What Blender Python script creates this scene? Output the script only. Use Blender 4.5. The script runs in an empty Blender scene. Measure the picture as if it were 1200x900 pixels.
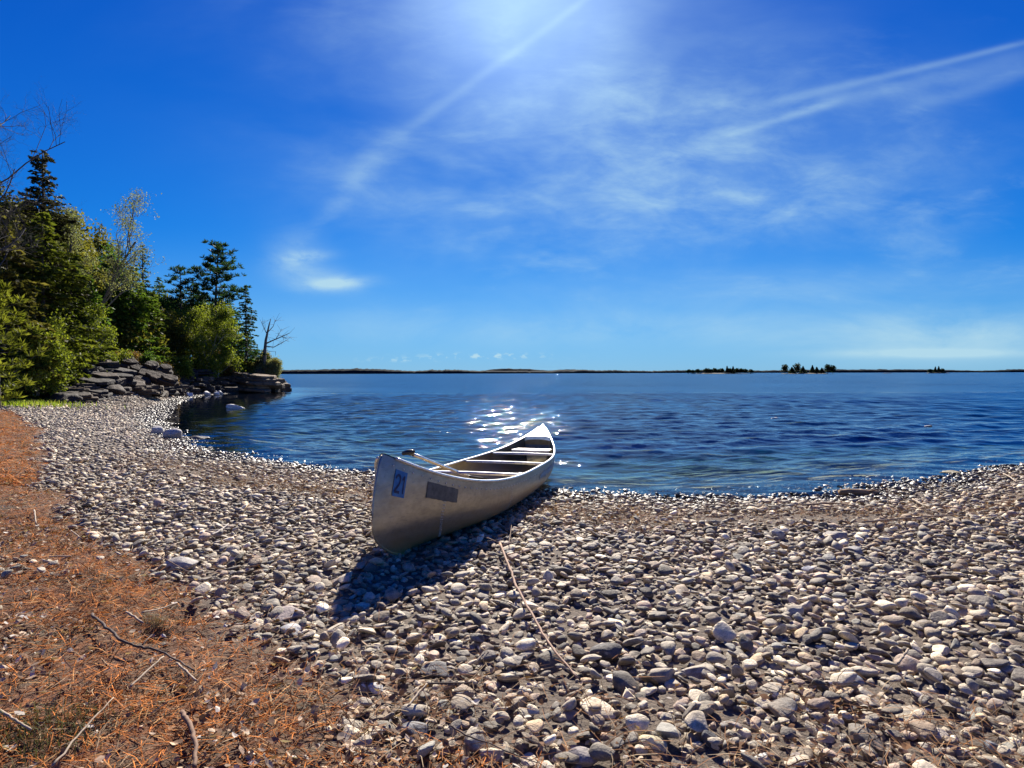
import bpy, math, random
import numpy as np
from mathutils import Vector, Matrix, Euler
random.seed(7); rng = np.random.default_rng(11)
S = bpy.context.scene
COL = S.collection
PI = math.pi
# ------------------------------------------------------------------ camera numbers
CAMZ = 1.35; F = 700.0; PITCH = math.radians(1.05); ROLL = math.radians(-0.12)
camrot = Euler((PI/2 - PITCH, 0, 0)).to_matrix() @ Matrix.Rotation(ROLL, 3, 'Z')
# ------------------------------------------------------------------ noise
def hash2(i, j, seed):
    n = (i.astype(np.int64)*374761393 + j.astype(np.int64)*668265263 + seed*1442695041) & 0x7fffffff
    n = (n ^ (n >> 13)) * 1274126177 & 0x7fffffff
    return ((n ^ (n >> 16)) & 0xffff) / 65535.0
def vnoise(x, y, seed=0):
    x = np.asarray(x, float); y = np.asarray(y, float)
    i = np.floor(x); j = np.floor(y); fx = x-i; fy = y-j
    fx = fx*fx*(3-2*fx); fy = fy*fy*(3-2*fy)
    a = hash2(i, j, seed); b = hash2(i+1, j, seed); c = hash2(i, j+1, seed); d = hash2(i+1, j+1, seed)
    return (a*(1-fx)+b*fx)*(1-fy) + (c*(1-fx)+d*fx)*fy
def fbm(x, y, seed=0, o=4):
    t = 0; a = .5; x = np.asarray(x, float); y = np.asarray(y, float)
    for k in range(o):
        t = t + a*vnoise(x, y, seed+k*17); x = x*2.03; y = y*2.03; a *= .5
    return t/(1-.5**o)
def sm(t): t = np.clip(t, 0, 1); return t*t*(3-2*t)
# ------------------------------------------------------------------ terrain
SHORE = [(400,-30),(60,16),(14,11.5),(7.3,8.5),(5.27,7.4),(3.83,6.7),(2.75,6.43),(1.82,6.39),(.48,6.7),(-1.65,7.7),(-2.35,8.2),(-3.93,9.2),
         (-5.5,10.7),(-8.0,13.9),(-10.3,17.2),(-14.2,24.5),(-17.6,31.5),(-19.2,37),(-19.6,42),(-18.3,44.6),(-17.9,48),(-21,56),(-38,70),(-150,110),(-500,160)]
POLY = SHORE + [(-900,-400),(400,-400)]
def seg_dist(x, y, pts, closed):
    d = np.full(x.shape, 1e9); n = len(pts)
    for k in range(n if closed else n-1):
        ax, ay = pts[k]; bx, by = pts[(k+1) % n]
        vx, vy = bx-ax, by-ay
        t = np.clip(((x-ax)*vx+(y-ay)*vy)/(vx*vx+vy*vy), 0, 1)
        d = np.minimum(d, np.hypot(x-ax-t*vx, y-ay-t*vy))
    return d
def inside(x, y, pts):
    r = np.zeros(x.shape, bool); n = len(pts)
    for k in range(n):
        ax, ay = pts[k]; bx, by = pts[(k+1) % n]
        if ay == by: continue
        c = ((ay > y) != (by > y)) & (x < (bx-ax)*(y-ay)/(by-ay)+ax)
        r ^= c
    return r
def sdist(x, y):
    x = np.asarray(x, float); y = np.asarray(y, float)
    d = seg_dist(x, y, SHORE, False)
    d = np.where(inside(x, y, POLY), d, -d)
    near = sm((60-np.hypot(x, y))/40)
    return d + near*((vnoise(x*1.1+3, y*1.1, 5)-.5)*.34 + (vnoise(x*3.7, y*3.7, 6)-.5)*.12)
NEEDLE = [(-60,26),(-24,22.5),(-14.6,17.5),(-9.8,12.3),(-6.3,7.9),(-4.55,5.75),(-3.4,4.45),(-2.36,3.45),(-1.65,2.88),(-1.06,2.31),(-.80,1.98),(-.43,1.74),(-.09,1.57),(.15,1.40),(.7,1.1),(3,.7),(60,-6),(60,-60),(-60,-60)]
def ndist(x, y):     # positive inside the needle litter
    x = np.asarray(x, float); y = np.asarray(y, float)
    d = seg_dist(x, y, NEEDLE, True)
    d = np.where(inside(x, y, NEEDLE), d, -d)
    return d + (vnoise(x*2.3, y*2.3, 9)-.5)*.35 + (vnoise(x*7, y*7, 10)-.5)*.12
HOLE = []
def hill(x, y, s):
    return sm((y-23+.15*(x+18))/5)*sm((s-.5)/2.6)*sm((-x-8)/4)
def T(x, y):
    x = np.asarray(x, float); y = np.asarray(y, float)
    s = sdist(x, y)
    z = np.interp(s, [-300,-80,-25,-8,-3,-1,0,1,2,3,5,8,20,200], [-5,-5,-3.2,-1.1,-.42,-.13,0,.09,.155,.205,.29,.36,.5,1.2])
    z = z + (fbm(x*.8, y*.8, 3)-.5)*.07*sm((s+1)/1.5)
    h = hill(x, y, s)
    z = z + h*(.75 + .9*sm((s-2)/7)*(.6+.8*vnoise(x*.25, y*.25, 31)) + .5*vnoise(x*.7, y*.7, 32))
    nd = sm(ndist(x, y)/.3)
    z = z + nd*((fbm(x*5, y*5, 21)-.45)*.06 + .02)*sm((12-np.hypot(x,y))/5)
    for hx, hy, hr, hd in HOLE:
        z = z - hd*np.exp(-((x-hx)**2+(y-hy)**2)/(hr*hr))
    return z
def T1(x, y): return float(T(np.array([x]), np.array([y]))[0])
CAMP = Vector((0, 0, CAMZ))
def ray(px, py): return (camrot @ Vector(((px-600)/F, -(py-450)/F, -1)))
def at(px, py, lift=0):
    d = ray(px, py); ts = np.linspace(.8, 80, 9000) if py > 445 else np.array([60.])
    zs = CAMZ + d.z*ts; g = T(d.x*ts, d.y*ts); g = np.maximum(g, 0) + lift
    k = np.argmax(zs <= g) if (zs <= g).any() else len(ts)-1
    p = CAMP + d*float(ts[k]); return Vector((p.x, p.y, float(g[k])))
def at_depth(px, py, Y):
    d = ray(px, py); return CAMP + d*(Y/d.y)
h_ = at(183, 742); HOLE.append((h_.x, h_.y, .055, .16)); h_ = at(222, 722); HOLE.append((h_.x, h_.y, .09, .06))
# ------------------------------------------------------------------ object helpers
def tag(o, label=None, cat=None, group=None, kind=None):
    if label: o['label'] = label
    if cat: o['category'] = cat
    if group: o['group'] = group
    if kind: o['kind'] = kind
    return o
def empty(name, loc=(0,0,0), rz=0):
    o = bpy.data.objects.new(name, None); COL.objects.link(o); o.location = loc; o.rotation_euler = (0,0,rz)
    o.empty_display_size = .1; return o
def mesh(name, V, Fc, mat, parent=None, smooth=True, col=None, loc=None, attr=None):
    V = np.asarray(V, dtype=np.float32).reshape(-1, 3)
    me = bpy.data.meshes.new(name)
    if isinstance(Fc, np.ndarray):
        n, k = Fc.shape
        me.vertices.add(len(V)); me.vertices.foreach_set('co', V.ravel())
        me.loops.add(n*k); me.loops.foreach_set('vertex_index', Fc.astype(np.int32).ravel())
        me.polygons.add(n); me.polygons.foreach_set('loop_start', np.arange(0, n*k, k, dtype=np.int32))
        me.polygons.foreach_set('loop_total', np.full(n, k, dtype=np.int32))
        me.update(calc_edges=True)
    else:
        me.from_pydata([tuple(map(float, v)) for v in V], [], [tuple(f) for f in Fc]); me.update()
    if col is not None:
        c = np.ones((len(V), 4), np.float32); c[:, :3] = col
        a = me.color_attributes.new('Col', 'FLOAT_COLOR', 'POINT'); a.data.foreach_set('color', c.ravel())
    if attr:
        for nm, val in attr.items():
            a = me.attributes.new(nm, 'FLOAT', 'POINT'); a.data.foreach_set('value', np.asarray(val, np.float32))
    me.polygons.foreach_set('use_smooth', np.full(len(me.polygons), smooth, bool))
    me.materials.append(mat); me.update()
    o = bpy.data.objects.new(name, me); COL.objects.link(o)
    if parent: o.parent = parent
    if loc is not None: o.location = loc
    return o
class MB:
    def __init__(s): s.v = []; s.f = []; s.c = []; s.n = 0
    def add(s, V, Fc, c=None):
        V = np.asarray(V, float).reshape(-1, 3); s.v.append(V); s.f += [tuple(int(i)+s.n for i in f) for f in Fc]; s.n += len(V)
        s.c.append(np.tile(np.asarray(c if c is not None else (1,1,1), float), (len(V), 1)))
    def box(s, c, h, R=None):
        V = np.array([(x*h[0], y*h[1], z*h[2]) for x in (-1,1) for y in (-1,1) for z in (-1,1)], float)
        if R is not None: V = V @ np.array(R).T
        s.add(V+np.array(c), [(0,1,3,2),(4,6,7,5),(0,4,5,1),(2,3,7,6),(0,2,6,4),(1,5,7,3)])
    def tube(s, P, R, k=6, cap=True, c=None, flat=1.0):
        P = np.asarray(P, float); n = len(P); R = np.broadcast_to(np.asarray(R, float), (n,))
        Tn = np.empty_like(P); Tn[1:-1] = P[2:]-P[:-2]; Tn[0] = P[1]-P[0]; Tn[-1] = P[-1]-P[-2]; Tn /= np.sqrt((Tn*Tn).sum(1))[:, None]+1e-9
        if abs(Tn[0][2]) < .9: a = np.stack([Tn[:,1], -Tn[:,0], Tn[:,0]*0], 1)
        else: a = np.stack([Tn[:,0]*0, Tn[:,2], -Tn[:,1]], 1)
        a /= np.sqrt((a*a).sum(1))[:, None]+1e-9
        b = np.stack([a[:,1]*Tn[:,2]-a[:,2]*Tn[:,1], a[:,2]*Tn[:,0]-a[:,0]*Tn[:,2], a[:,0]*Tn[:,1]-a[:,1]*Tn[:,0]], 1)
        t = 2*PI*np.arange(k)/k
        V = (P[:,None]+R[:,None,None]*(np.cos(t)[None,:,None]*a[:,None]+flat*np.sin(t)[None,:,None]*b[:,None])).reshape(-1, 3)
        Fc = [(i*k+j, i*k+(j+1) % k, (i+1)*k+(j+1) % k, (i+1)*k+j) for i in range(n-1) for j in range(k)]
        if cap: Fc += [tuple(range(k))[::-1], tuple((n-1)*k+j for j in range(k))]
        s.add(V, Fc, c)
    def build(s, name, mat, parent=None, smooth=True, loc=None, usecol=False):
        return mesh(name, np.concatenate(s.v), s.f, mat, parent, smooth, np.concatenate(s.c) if usecol else None, loc)
# ------------------------------------------------------------------ materials
def newmat(name):
    m = bpy.data.materials.new(name); m.use_nodes = True; nt = m.node_tree; nt.nodes.clear()
    out = nt.nodes.new('ShaderNodeOutputMaterial'); return m, nt, out
def N(nt, t, **k):
    n = nt.nodes.new(t)
    for a, b in k.items():
        if a in n.inputs: n.inputs[a].default_value = b
        else: setattr(n, a, b)
    return n
def L(nt, a, b): nt.links.new(a, b)
def mathn(nt, op, a, b=None, c=None, clamp=False):
    n = nt.nodes.new('ShaderNodeMath'); n.operation = op; n.use_clamp = clamp
    for i, v in enumerate((a, b, c)):
        if v is None: continue
        if isinstance(v, (int, float)): n.inputs[i].default_value = v
        else: nt.links.new(v, n.inputs[i])
    return n.outputs[0]
def noise(nt, scale, detail=4, rough=.55, vec=None, dist=0):
    n = N(nt, 'ShaderNodeTexNoise'); n.inputs['Scale'].default_value = scale; n.inputs['Detail'].default_value = detail
    n.inputs['Roughness'].default_value = rough; n.inputs['Distortion'].default_value = dist
    if vec is None: vec = N(nt, 'ShaderNodeTexCoord').outputs['Object']
    L(nt, vec, n.inputs['Vector']); return n.outputs['Fac']
def ramp(nt, fac, stops):
    r = N(nt, 'ShaderNodeValToRGB'); el = r.color_ramp.elements
    while len(el) < len(stops): el.new(.5)
    for e, (p, c) in zip(el, stops):
        e.position = p; e.color = (*c, 1) if len(c) == 3 else c
    L(nt, fac, r.inputs['Fac']); return r.outputs['Color']
def mix(nt, fac, a, b, mode='MIX'):
    n = N(nt, 'ShaderNodeMix', data_type='RGBA', blend_type=mode)
    if isinstance(fac, (int, float)): n.inputs[0].default_value = fac
    else: L(nt, fac, n.inputs[0])
    for i, v in ((6, a), (7, b)):
        if isinstance(v, tuple): n.inputs[i].default_value = (*v, 1)
        else: L(nt, v, n.inputs[i])
    return n.outputs[2]
def bump(nt, h, strength=.4, dist=.01):
    b = N(nt, 'ShaderNodeBump'); b.inputs['Strength'].default_value = strength; b.inputs['Distance'].default_value = dist
    L(nt, h, b.inputs['Height']); return b.outputs['Normal']
def simple(name, c0, c1, scale=6, rough=.7, metal=0., bs=.3, bd=.01, usecol=False, spec=.5, bscale=None):
    m, nt, out = newmat(name); p = N(nt, 'ShaderNodeBsdfPrincipled')
    f = noise(nt, scale); c = ramp(nt, f, [(.3, c0), (.7, c1)])
    if usecol:
        a = N(nt, 'ShaderNodeAttribute', attribute_name='Col'); c = mix(nt, 1, c, a.outputs['Color'], 'MULTIPLY')
    L(nt, c, p.inputs['Base Color']); p.inputs['Roughness'].default_value = rough; p.inputs['Metallic'].default_value = metal
    p.inputs['Specular IOR Level'].default_value = spec
    if bs: L(nt, bump(nt, noise(nt, bscale or scale*4, 5, .6), bs, bd), p.inputs['Normal'])
    L(nt, p.outputs[0], out.inputs[0]); return m
def m_cobble():
    m, nt, out = newmat('cobble_stone'); p = N(nt, 'ShaderNodeBsdfPrincipled')
    a = N(nt, 'ShaderNodeAttribute', attribute_name='Col'); w = N(nt, 'ShaderNodeAttribute', attribute_name='wet')
    geo = N(nt, 'ShaderNodeNewGeometry'); pos = geo.outputs['Position']
    f = ramp(nt, noise(nt, 28, 6, .65, pos), [(.3, (.5,.48,.46)), (.5, (1,1,1)), (.7, (1.4,1.36,1.3))])
    g = ramp(nt, noise(nt, 260, 3, .6, pos), [(.3, (.72,.72,.72)), (.6, (1.08,1.08,1.08))])
    c = mix(nt, 1, a.outputs['Color'], f, 'MULTIPLY'); c = mix(nt, 1, c, g, 'MULTIPLY')
    v = N(nt, 'ShaderNodeMapping'); v.inputs['Scale'].default_value = (9, 15, 40); v.inputs['Rotation'].default_value = (.4,.5,.3); L(nt, pos, v.inputs[0])
    ve = ramp(nt, noise(nt, 1, 3, .5, v.outputs[0], 1.5), [(.62, (0,0,0)), (.68, (1,1,1))])
    c = mix(nt, mathn(nt, 'MULTIPLY', ve, .35), c, (.5,.48,.45))
    L(nt, c, p.inputs['Base Color'])
    L(nt, mathn(nt, 'MULTIPLY_ADD', w.outputs['Fac'], -.38, .74), p.inputs['Roughness'])
    h = mathn(nt, 'ADD', noise(nt, 60, 5, .65, pos), mathn(nt, 'MULTIPLY', noise(nt, 300, 3, .6, pos), .3))
    L(nt, bump(nt, h, .8, .008), p.inputs['Normal']); L(nt, p.outputs[0], out.inputs[0]); return m
def m_leaf(name, transl=.35, rough=.6):
    m, nt, out = newmat(name); p = N(nt, 'ShaderNodeBsdfPrincipled'); a = N(nt, 'ShaderNodeAttribute', attribute_name='Col')
    L(nt, a.outputs['Color'], p.inputs['Base Color']); p.inputs['Roughness'].default_value = rough; p.inputs['Specular IOR Level'].default_value = .12
    t = N(nt, 'ShaderNodeBsdfTranslucent'); L(nt, mix(nt, 1, a.outputs['Color'], (1.5,1.5,.8), 'MULTIPLY'), t.inputs['Color'])
    s = N(nt, 'ShaderNodeMixShader'); s.inputs[0].default_value = transl
    L(nt, p.outputs[0], s.inputs[1]); L(nt, t.outputs[0], s.inputs[2]); L(nt, s.outputs[0], out.inputs[0]); return m
def m_terrain():
    m, nt, out = newmat('shore_ground'); p = N(nt, 'ShaderNodeBsdfPrincipled')
    pos = N(nt, 'ShaderNodeNewGeometry').outputs['Position']
    A = lambda n: N(nt, 'ShaderNodeAttribute', attribute_name=n).outputs['Fac']
    n1 = noise(nt, 5, 6, .6, pos); n2 = noise(nt, 40, 5, .65, pos); n3 = noise(nt, 1.3, 4, .6, pos)
    grit = noise(nt, 220, 4, .7, pos)
    sand = ramp(nt, grit, [(.3, (.06,.045,.032)), (.55, (.19,.14,.10)), (.75, (.36,.28,.20))])
    sand = mix(nt, ramp(nt, n2, [(.4, (0,0,0)), (.6, (1,1,1))]), sand, (.13,.10,.075))
    need = ramp(nt, n2, [(.3, (.03,.012,.005)), (.5, (.17,.058,.017)), (.7, (.36,.14,.045))])
    need = mix(nt, ramp(nt, n1, [(.42, (0,0,0)), (.62, (1,1,1))]), need, (.10,.07,.04))
    c = mix(nt, mathn(nt, 'SMOOTH_MIN', A('needle'), 1, .1), sand, need)
    forest = ramp(nt, n1, [(.35, (.02,.022,.01)), (.55, (.07,.055,.025)), (.7, (.09,.10,.03))])
    c = mix(nt, A('forest'), c, forest)
    grass = ramp(nt, n2, [(.3, (.05,.07,.012)), (.7, (.20,.22,.05))])
    c = mix(nt, A('grass'), c, grass)
    vor = N(nt, 'ShaderNodeTexVoronoi'); vor.inputs['Scale'].default_value = 9; L(nt, pos, vor.inputs['Vector'])
    bed = mix(nt, .5, ramp(nt, n3, [(.3, (.30,.21,.06)), (.7, (.55,.40,.13))]), ramp(nt, vor.outputs['Color'], [(.2, (.10,.07,.03)), (.8, (.42,.32,.15))]))
    c = mix(nt, A('bed'), c, bed)
    c = mix(nt, A('wet'), c, mix(nt, 1, c, (.42,.40,.38), 'MULTIPLY'))
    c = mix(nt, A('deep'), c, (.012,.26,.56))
    L(nt, c, p.inputs['Base Color']); L(nt, mathn(nt, 'MULTIPLY_ADD', A('wet'), -.4, .9), p.inputs['Roughness'])
    h = mathn(nt, 'ADD', n2, mathn(nt, 'MULTIPLY', grit, .25)); L(nt, bump(nt, h, .8, .03), p.inputs['Normal'])
    L(nt, p.outputs[0], out.inputs[0]); return m
WBIAS = .035
def m_water():
    m, nt, out = newmat('lake_water')
    pos = N(nt, 'ShaderNodeNewGeometry').outputs['Position']; calm = N(nt, 'ShaderNodeAttribute', attribute_name='chop').outputs['Fac']
    # slope field: wavelets of every size, each octave an independent random slope vector
    def slope(sx, sy, rz, ax_, ay_, det=2.0):
        v = N(nt, 'ShaderNodeMapping'); v.inputs['Scale'].default_value = (sx, sy, 1); v.inputs['Rotation'].default_value = (0,0,rz); L(nt, pos, v.inputs[0])
        n = N(nt, 'ShaderNodeTexNoise'); n.inputs['Scale'].default_value = 1; n.inputs['Detail'].default_value = det; n.inputs['Roughness'].default_value = .6; n.inputs['Distortion'].default_value = .25; L(nt, v.outputs[0], n.inputs['Vector'])
        c = N(nt, 'ShaderNodeVectorMath', operation='SUBTRACT'); L(nt, n.outputs['Color'], c.inputs[0]); c.inputs[1].default_value = (.5,.5,.5)
        m2 = N(nt, 'ShaderNodeVectorMath', operation='MULTIPLY'); L(nt, c.outputs[0], m2.inputs[0]); m2.inputs[1].default_value = (ax_, ay_, 0); return m2.outputs[0]
    def vadd(a, b): 
        n = N(nt, 'ShaderNodeVectorMath', operation='ADD'); L(nt, a, n.inputs[0]); L(nt, b, n.inputs[1]); return n.outputs[0]
    sl = vadd(vadd(vadd(slope(1.6,6,.12,.11,.20), slope(6.5,20,-.2,.24,.36)), slope(24,60,.3,.46,.72,3)), vadd(slope(.3,1.5,.1,.08,.20), slope(.05,.32,.05,.06,.22,4)))
    gust = ramp(nt, noise(nt, 1, 7, .62, (lambda v: (v.inputs['Scale'].__setattr__('default_value', (.05,.22,1)), L(nt, pos, v.inputs[0]), v.outputs[0])[-1])(N(nt, 'ShaderNodeMapping'))), [(.35, (.5,.5,.5)), (.65, (1.3,1.3,1.3))])
    am = mathn(nt, 'MULTIPLY', calm, gust)
    sc1 = N(nt, 'ShaderNodeVectorMath', operation='SCALE'); L(nt, sl, sc1.inputs[0]); L(nt, am, sc1.inputs['Scale'])
    bias = N(nt, 'ShaderNodeVectorMath', operation='SCALE'); bias.inputs[0].default_value = (0,-WBIAS,0); L(nt, calm, bias.inputs['Scale'])
    gn = N(nt, 'ShaderNodeNewGeometry').outputs['Normal']
    # offshore the backs of the waves are hidden behind their crests: steeper faces lie toward the beach
    opn = N(nt, 'ShaderNodeAttribute', attribute_name='open').outputs['Fac']
    ss = N(nt, 'ShaderNodeSeparateXYZ'); L(nt, sc1.outputs[0], ss.inputs[0]); ya = mathn(nt, 'MULTIPLY', mathn(nt, 'ABSOLUTE', ss.outputs[1]), -1.0)
    yb = mathn(nt, 'ADD', mathn(nt, 'MULTIPLY', ya, opn), mathn(nt, 'MULTIPLY', ss.outputs[1], mathn(nt, 'SUBTRACT', 1.0, opn)))
    sc2 = N(nt, 'ShaderNodeCombineXYZ'); L(nt, ss.outputs[0], sc2.inputs[0]); L(nt, yb, sc2.inputs[1])
    nn_ = N(nt, 'ShaderNodeVectorMath', operation='NORMALIZE'); L(nt, vadd(vadd(gn, sc2.outputs[0]), bias.outputs[0]), nn_.inputs[0]); nrm = nn_.outputs[0]
    gl = N(nt, 'ShaderNodeBsdfGlossy'); gl.inputs['Roughness'].default_value = .016; gl.inputs['Color'].default_value = (1,1,1,1); L(nt, nrm, gl.inputs['Normal'])
    tr = N(nt, 'ShaderNodeBsdfTransparent'); tr.inputs['Color'].default_value = (.92,.96,.95,1)
    fr = N(nt, 'ShaderNodeFresnel'); fr.inputs['IOR'].default_value = 1.333; L(nt, nrm, fr.inputs['Normal'])
    s = N(nt, 'ShaderNodeMixShader'); L(nt, fr.outputs[0], s.inputs[0]); L(nt, tr.outputs[0], s.inputs[1]); L(nt, gl.outputs[0], s.inputs[2])
    L(nt, s.outputs[0], out.inputs['Surface'])
    va = N(nt, 'ShaderNodeVolumeAbsorption'); va.inputs['Color'].default_value = (.38,.72,.88,1); va.inputs['Density'].default_value = .36
    L(nt, va.outputs[0], out.inputs['Volume'])
    return m
def m_alu(name, base=(.46,.415,.32), rough=.42, dirt_bounce=True):
    m, nt, out = newmat(name); p = N(nt, 'ShaderNodeBsdfPrincipled'); oc = N(nt, 'ShaderNodeTexCoord').outputs['Object']
    v = N(nt, 'ShaderNodeMapping'); v.inputs['Scale'].default_value = (2.2, 9, 9); L(nt, oc, v.inputs[0])
    n1 = noise(nt, 1.5, 6, .65, v.outputs[0]); n2 = noise(nt, 30, 5, .6, oc)
    v2 = N(nt, 'ShaderNodeMapping'); v2.inputs['Scale'].default_value = (3, 60, 90); v2.inputs['Rotation'].default_value = (0, .12, 0); L(nt, oc, v2.inputs[0])
    scr = ramp(nt, noise(nt, 1, 3, .5, v2.outputs[0]), [(.60, (0,0,0)), (.70, (1,1,1))])
    c = ramp(nt, n1, [(.3, tuple(x*.72 for x in base)), (.7, tuple(min(x*1.15,.9) for x in base))])
    c = mix(nt, mathn(nt, 'MULTIPLY', ramp(nt, n2, [(.45, (0,0,0)), (.7, (1,1,1))]), .35), c, (.30,.27,.22))
    c = mix(nt, mathn(nt, 'MULTIPLY', scr, .55), c, (.25,.25,.25))
    if dirt_bounce:
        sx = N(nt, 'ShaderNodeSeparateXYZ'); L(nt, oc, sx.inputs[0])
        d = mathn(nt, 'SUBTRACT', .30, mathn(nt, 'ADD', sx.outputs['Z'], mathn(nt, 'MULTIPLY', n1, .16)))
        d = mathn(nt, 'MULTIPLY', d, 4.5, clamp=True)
        c = mix(nt, mathn(nt, 'MULTIPLY', d, .92), c, (.62,.38,.10))  # grimy toward the bottom, with warm bounce off sunlit stones painted in
    L(nt, c, p.inputs['Base Color'])
    if dirt_bounce: L(nt, mathn(nt, 'MULTIPLY_ADD', d, -.6, .78), p.inputs['Metallic'])
    else: p.inputs['Metallic'].default_value = .85
    L(nt, mathn(nt, 'MULTIPLY_ADD', n2, .25, rough-.12), p.inputs['Roughness'])
    L(nt, bump(nt, mathn(nt, 'ADD', n1, mathn(nt, 'MULTIPLY', n2, .15)), .25, .01), p.inputs['Normal'])
    L(nt, p.outputs[0], out.inputs[0]); return m
M = {}
M['cobble'] = m_cobble(); M['ground'] = m_terrain(); M['water'] = m_water()
M['foliage'] = m_leaf('foliage', .45); M['litter'] = m_leaf('dry_litter', .12, .8)
M['bark'] = simple('bark', (.035,.028,.022), (.13,.11,.09), 5, .9, usecol=False, bs=.6, bd=.03)
M['pale_bark'] = simple('pale_bark', (.22,.20,.17), (.42,.39,.33), 3, .85, bs=.5, bd=.02)
M['dead_wood'] = simple('dead_wood', (.10,.085,.07), (.26,.23,.19), 4, .9, bs=.5, bd=.02)
M['rock'] = simple('ledge_rock', (.45,.42,.40), (1.2,1.15,1.1), 1.6, .85, usecol=True, bs=.9, bd=.09, bscale=5)
M['stick'] = simple('weathered_stick', (.6,.55,.5), (1.1,1.05,1), 18, .8, usecol=True, bs=.4, bd=.004, bscale=90)
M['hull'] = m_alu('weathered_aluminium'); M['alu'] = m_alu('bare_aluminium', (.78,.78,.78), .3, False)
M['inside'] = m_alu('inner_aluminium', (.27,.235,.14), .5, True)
M['bluepatch'] = simple('faded_blue_paint', (.02,.12,.30), (.05,.20,.42), 30, .5, bs=.1)
M['navy'] = simple('navy_digits', (.008,.015,.06), (.012,.03,.09), 30, .5, bs=0)
M['tape'] = simple('dark_grey_tape', (.06,.06,.055), (.13,.125,.11), 25, .7, bs=.3, bd=.003)
M['scuff'] = simple('blue_paint_rub', (.04,.13,.26), (.16,.26,.36), 22, .5, bs=.2)
M['black'] = simple('black_plastic', (.008,.008,.009), (.02,.02,.02), 20, .35, bs=0)
M['yellow'] = simple('yellow_plastic', (.55,.42,.04), (.75,.58,.06), 10, .5, bs=.1)
M['far'] = simple('far_woods', (.001,.007,.012), (.003,.013,.019), .05, .95, bs=0, spec=.1)
# ------------------------------------------------------------------ ground + water sheets
def axis(segs):
    out = [segs[0][0]]
    for a, b, s0, s1 in segs:
        x = a; 
        while x < b-1e-6:
            t = (x-a)/(b-a); x += s0*(s1/s0)**t; out.append(min(x, b))
    return np.array(sorted(set(round(float(v), 4) for v in out)))
def grid(xs, ys):
    X, Y = np.meshgrid(xs, ys); n, m = len(xs), len(ys)
    i = np.arange(n*m).reshape(m, n); Fq = np.stack([i[:-1,:-1], i[:-1,1:], i[1:,1:], i[1:,:-1]], -1).reshape(-1, 4)
    return X.ravel(), Y.ravel(), Fq
xs = axis([(-7000,-300,900,60),(-300,-50,60,2),(-50,-12,2,.35),(-12,-5,.35,.06),(-5,6,.045,.06),(6,14,.06,.6),(14,60,.6,12),(60,7000,20,900)])
ys = axis([(-500,-6,60,1),(-6,.8,.8,.1),(.8,8.8,.045,.05),(8.8,30,.06,.3),(30,60,.35,.6),(60,300,1,40),(300,7500,50,900)])
X, Y, Fq = grid(xs, ys)
Z = T(X, Y); s = sdist(X, Y); nd = ndist(X, Y); hl = hill(X, Y, s)
gr_mask = sm((nd-.2)/1.5)*sm((Y-15)/2)*sm((s-3)/1.5)*(1-hl)
Y2 = (vnoise(X*1.7, Y*1.7, 77))
att = dict(needle=np.clip(sm((nd+.15)/.3), 0, 1), forest=np.clip(hl*1.3 + sm((np.hypot(X, Y)-60)/20)*(s > 0), 0, 1), grass=np.clip(gr_mask, 0, 1),
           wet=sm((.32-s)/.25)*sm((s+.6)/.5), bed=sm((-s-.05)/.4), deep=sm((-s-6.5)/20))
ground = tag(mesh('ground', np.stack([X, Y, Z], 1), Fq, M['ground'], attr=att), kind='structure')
def chopmap(x, y):
    s = sdist(x, y)
    cove = sm((-x-5.2-(y-10)*.22)/3)*sm((46-y)/6)
    c = .55 + .45*sm((-s)/4)
    return c*(1-.78*cove)*(1+.4*sm((np.hypot(x, y)-18)/70))
xs = axis([(-6000,-300,700,60),(-300,-40,60,.8),(-40,-14,.7,.15),(-14,-8,.15,.07),(-8,9,.055,.055),(9,20,.06,.25),(20,60,.3,3),(60,300,4,60),(300,6000,60,700)])
ys = axis([(4.5,6,.3,.05),(6,12,.045,.05),(12,40,.055,.25),(40,100,.3,1.5),(100,600,2,40),(600,7000,50,900)])
X, Y, Fq = grid(xs, ys)
amp = chopmap(X, Y); Z = np.zeros_like(X)
dx = np.interp(X, xs, np.gradient(xs)); dy = np.interp(Y, ys, np.gradient(ys))
wr = np.random.default_rng(5)
for k in range(46):
    lam = .13*(1.5/.13)**(k/45); th = -PI/2 + .25 + wr.normal(0, .5); kk = 2*PI/lam
    res = sm((lam/np.maximum(dx*abs(math.cos(th))+1e-3, dy*abs(math.sin(th)))-3)/4)
    a = .0055*lam**.8
    gp = .55+.9*vnoise(X/lam/3.1+k*7, Y/lam/2.3+k*3, k)
    ph = kk*(X*math.cos(th)+Y*math.sin(th))+wr.uniform(0, 7)
    Z += a*gp*res*(1-np.abs(np.sin(ph/2)))*1.6 if k % 2 else a*gp*res*np.sin(ph)
Z = Z*np.minimum(amp, 1); Z -= Z.mean()
nn = len(X); V = np.stack([X, Y, Z], 1)
# closed underside so the water has a real volume
b0, b1, b2, b3 = (xs[0], ys[0]), (xs[-1], ys[0]), (xs[-1], ys[-1]), (xs[0], ys[-1])
w, h = len(xs), len(ys)
Vb = np.array([(x, y, -9.) for x, y in (b0, b1, b2, b3)])
rim = [list(range(0, w)), [w*j+w-1 for j in range(h)], [w*(h-1)+i for i in range(w-1, -1, -1)], [w*j for j in range(h-1, -1, -1)]]
me_f = [tuple(f) for f in Fq.tolist()]
for q in range(4): me_f.append(tuple(rim[q][::-1]) + (nn+q, nn+(q+1) % 4))
me_f.append((nn+3, nn+2, nn+1, nn))
water = mesh('water', np.concatenate([V, Vb]), me_f, M['water'], attr=dict(chop=np.concatenate([amp, np.ones(4)]), open=np.concatenate([sm((np.hypot(X, Y)-9)/30), np.ones(4)])))
tag(water, kind='structure')
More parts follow.
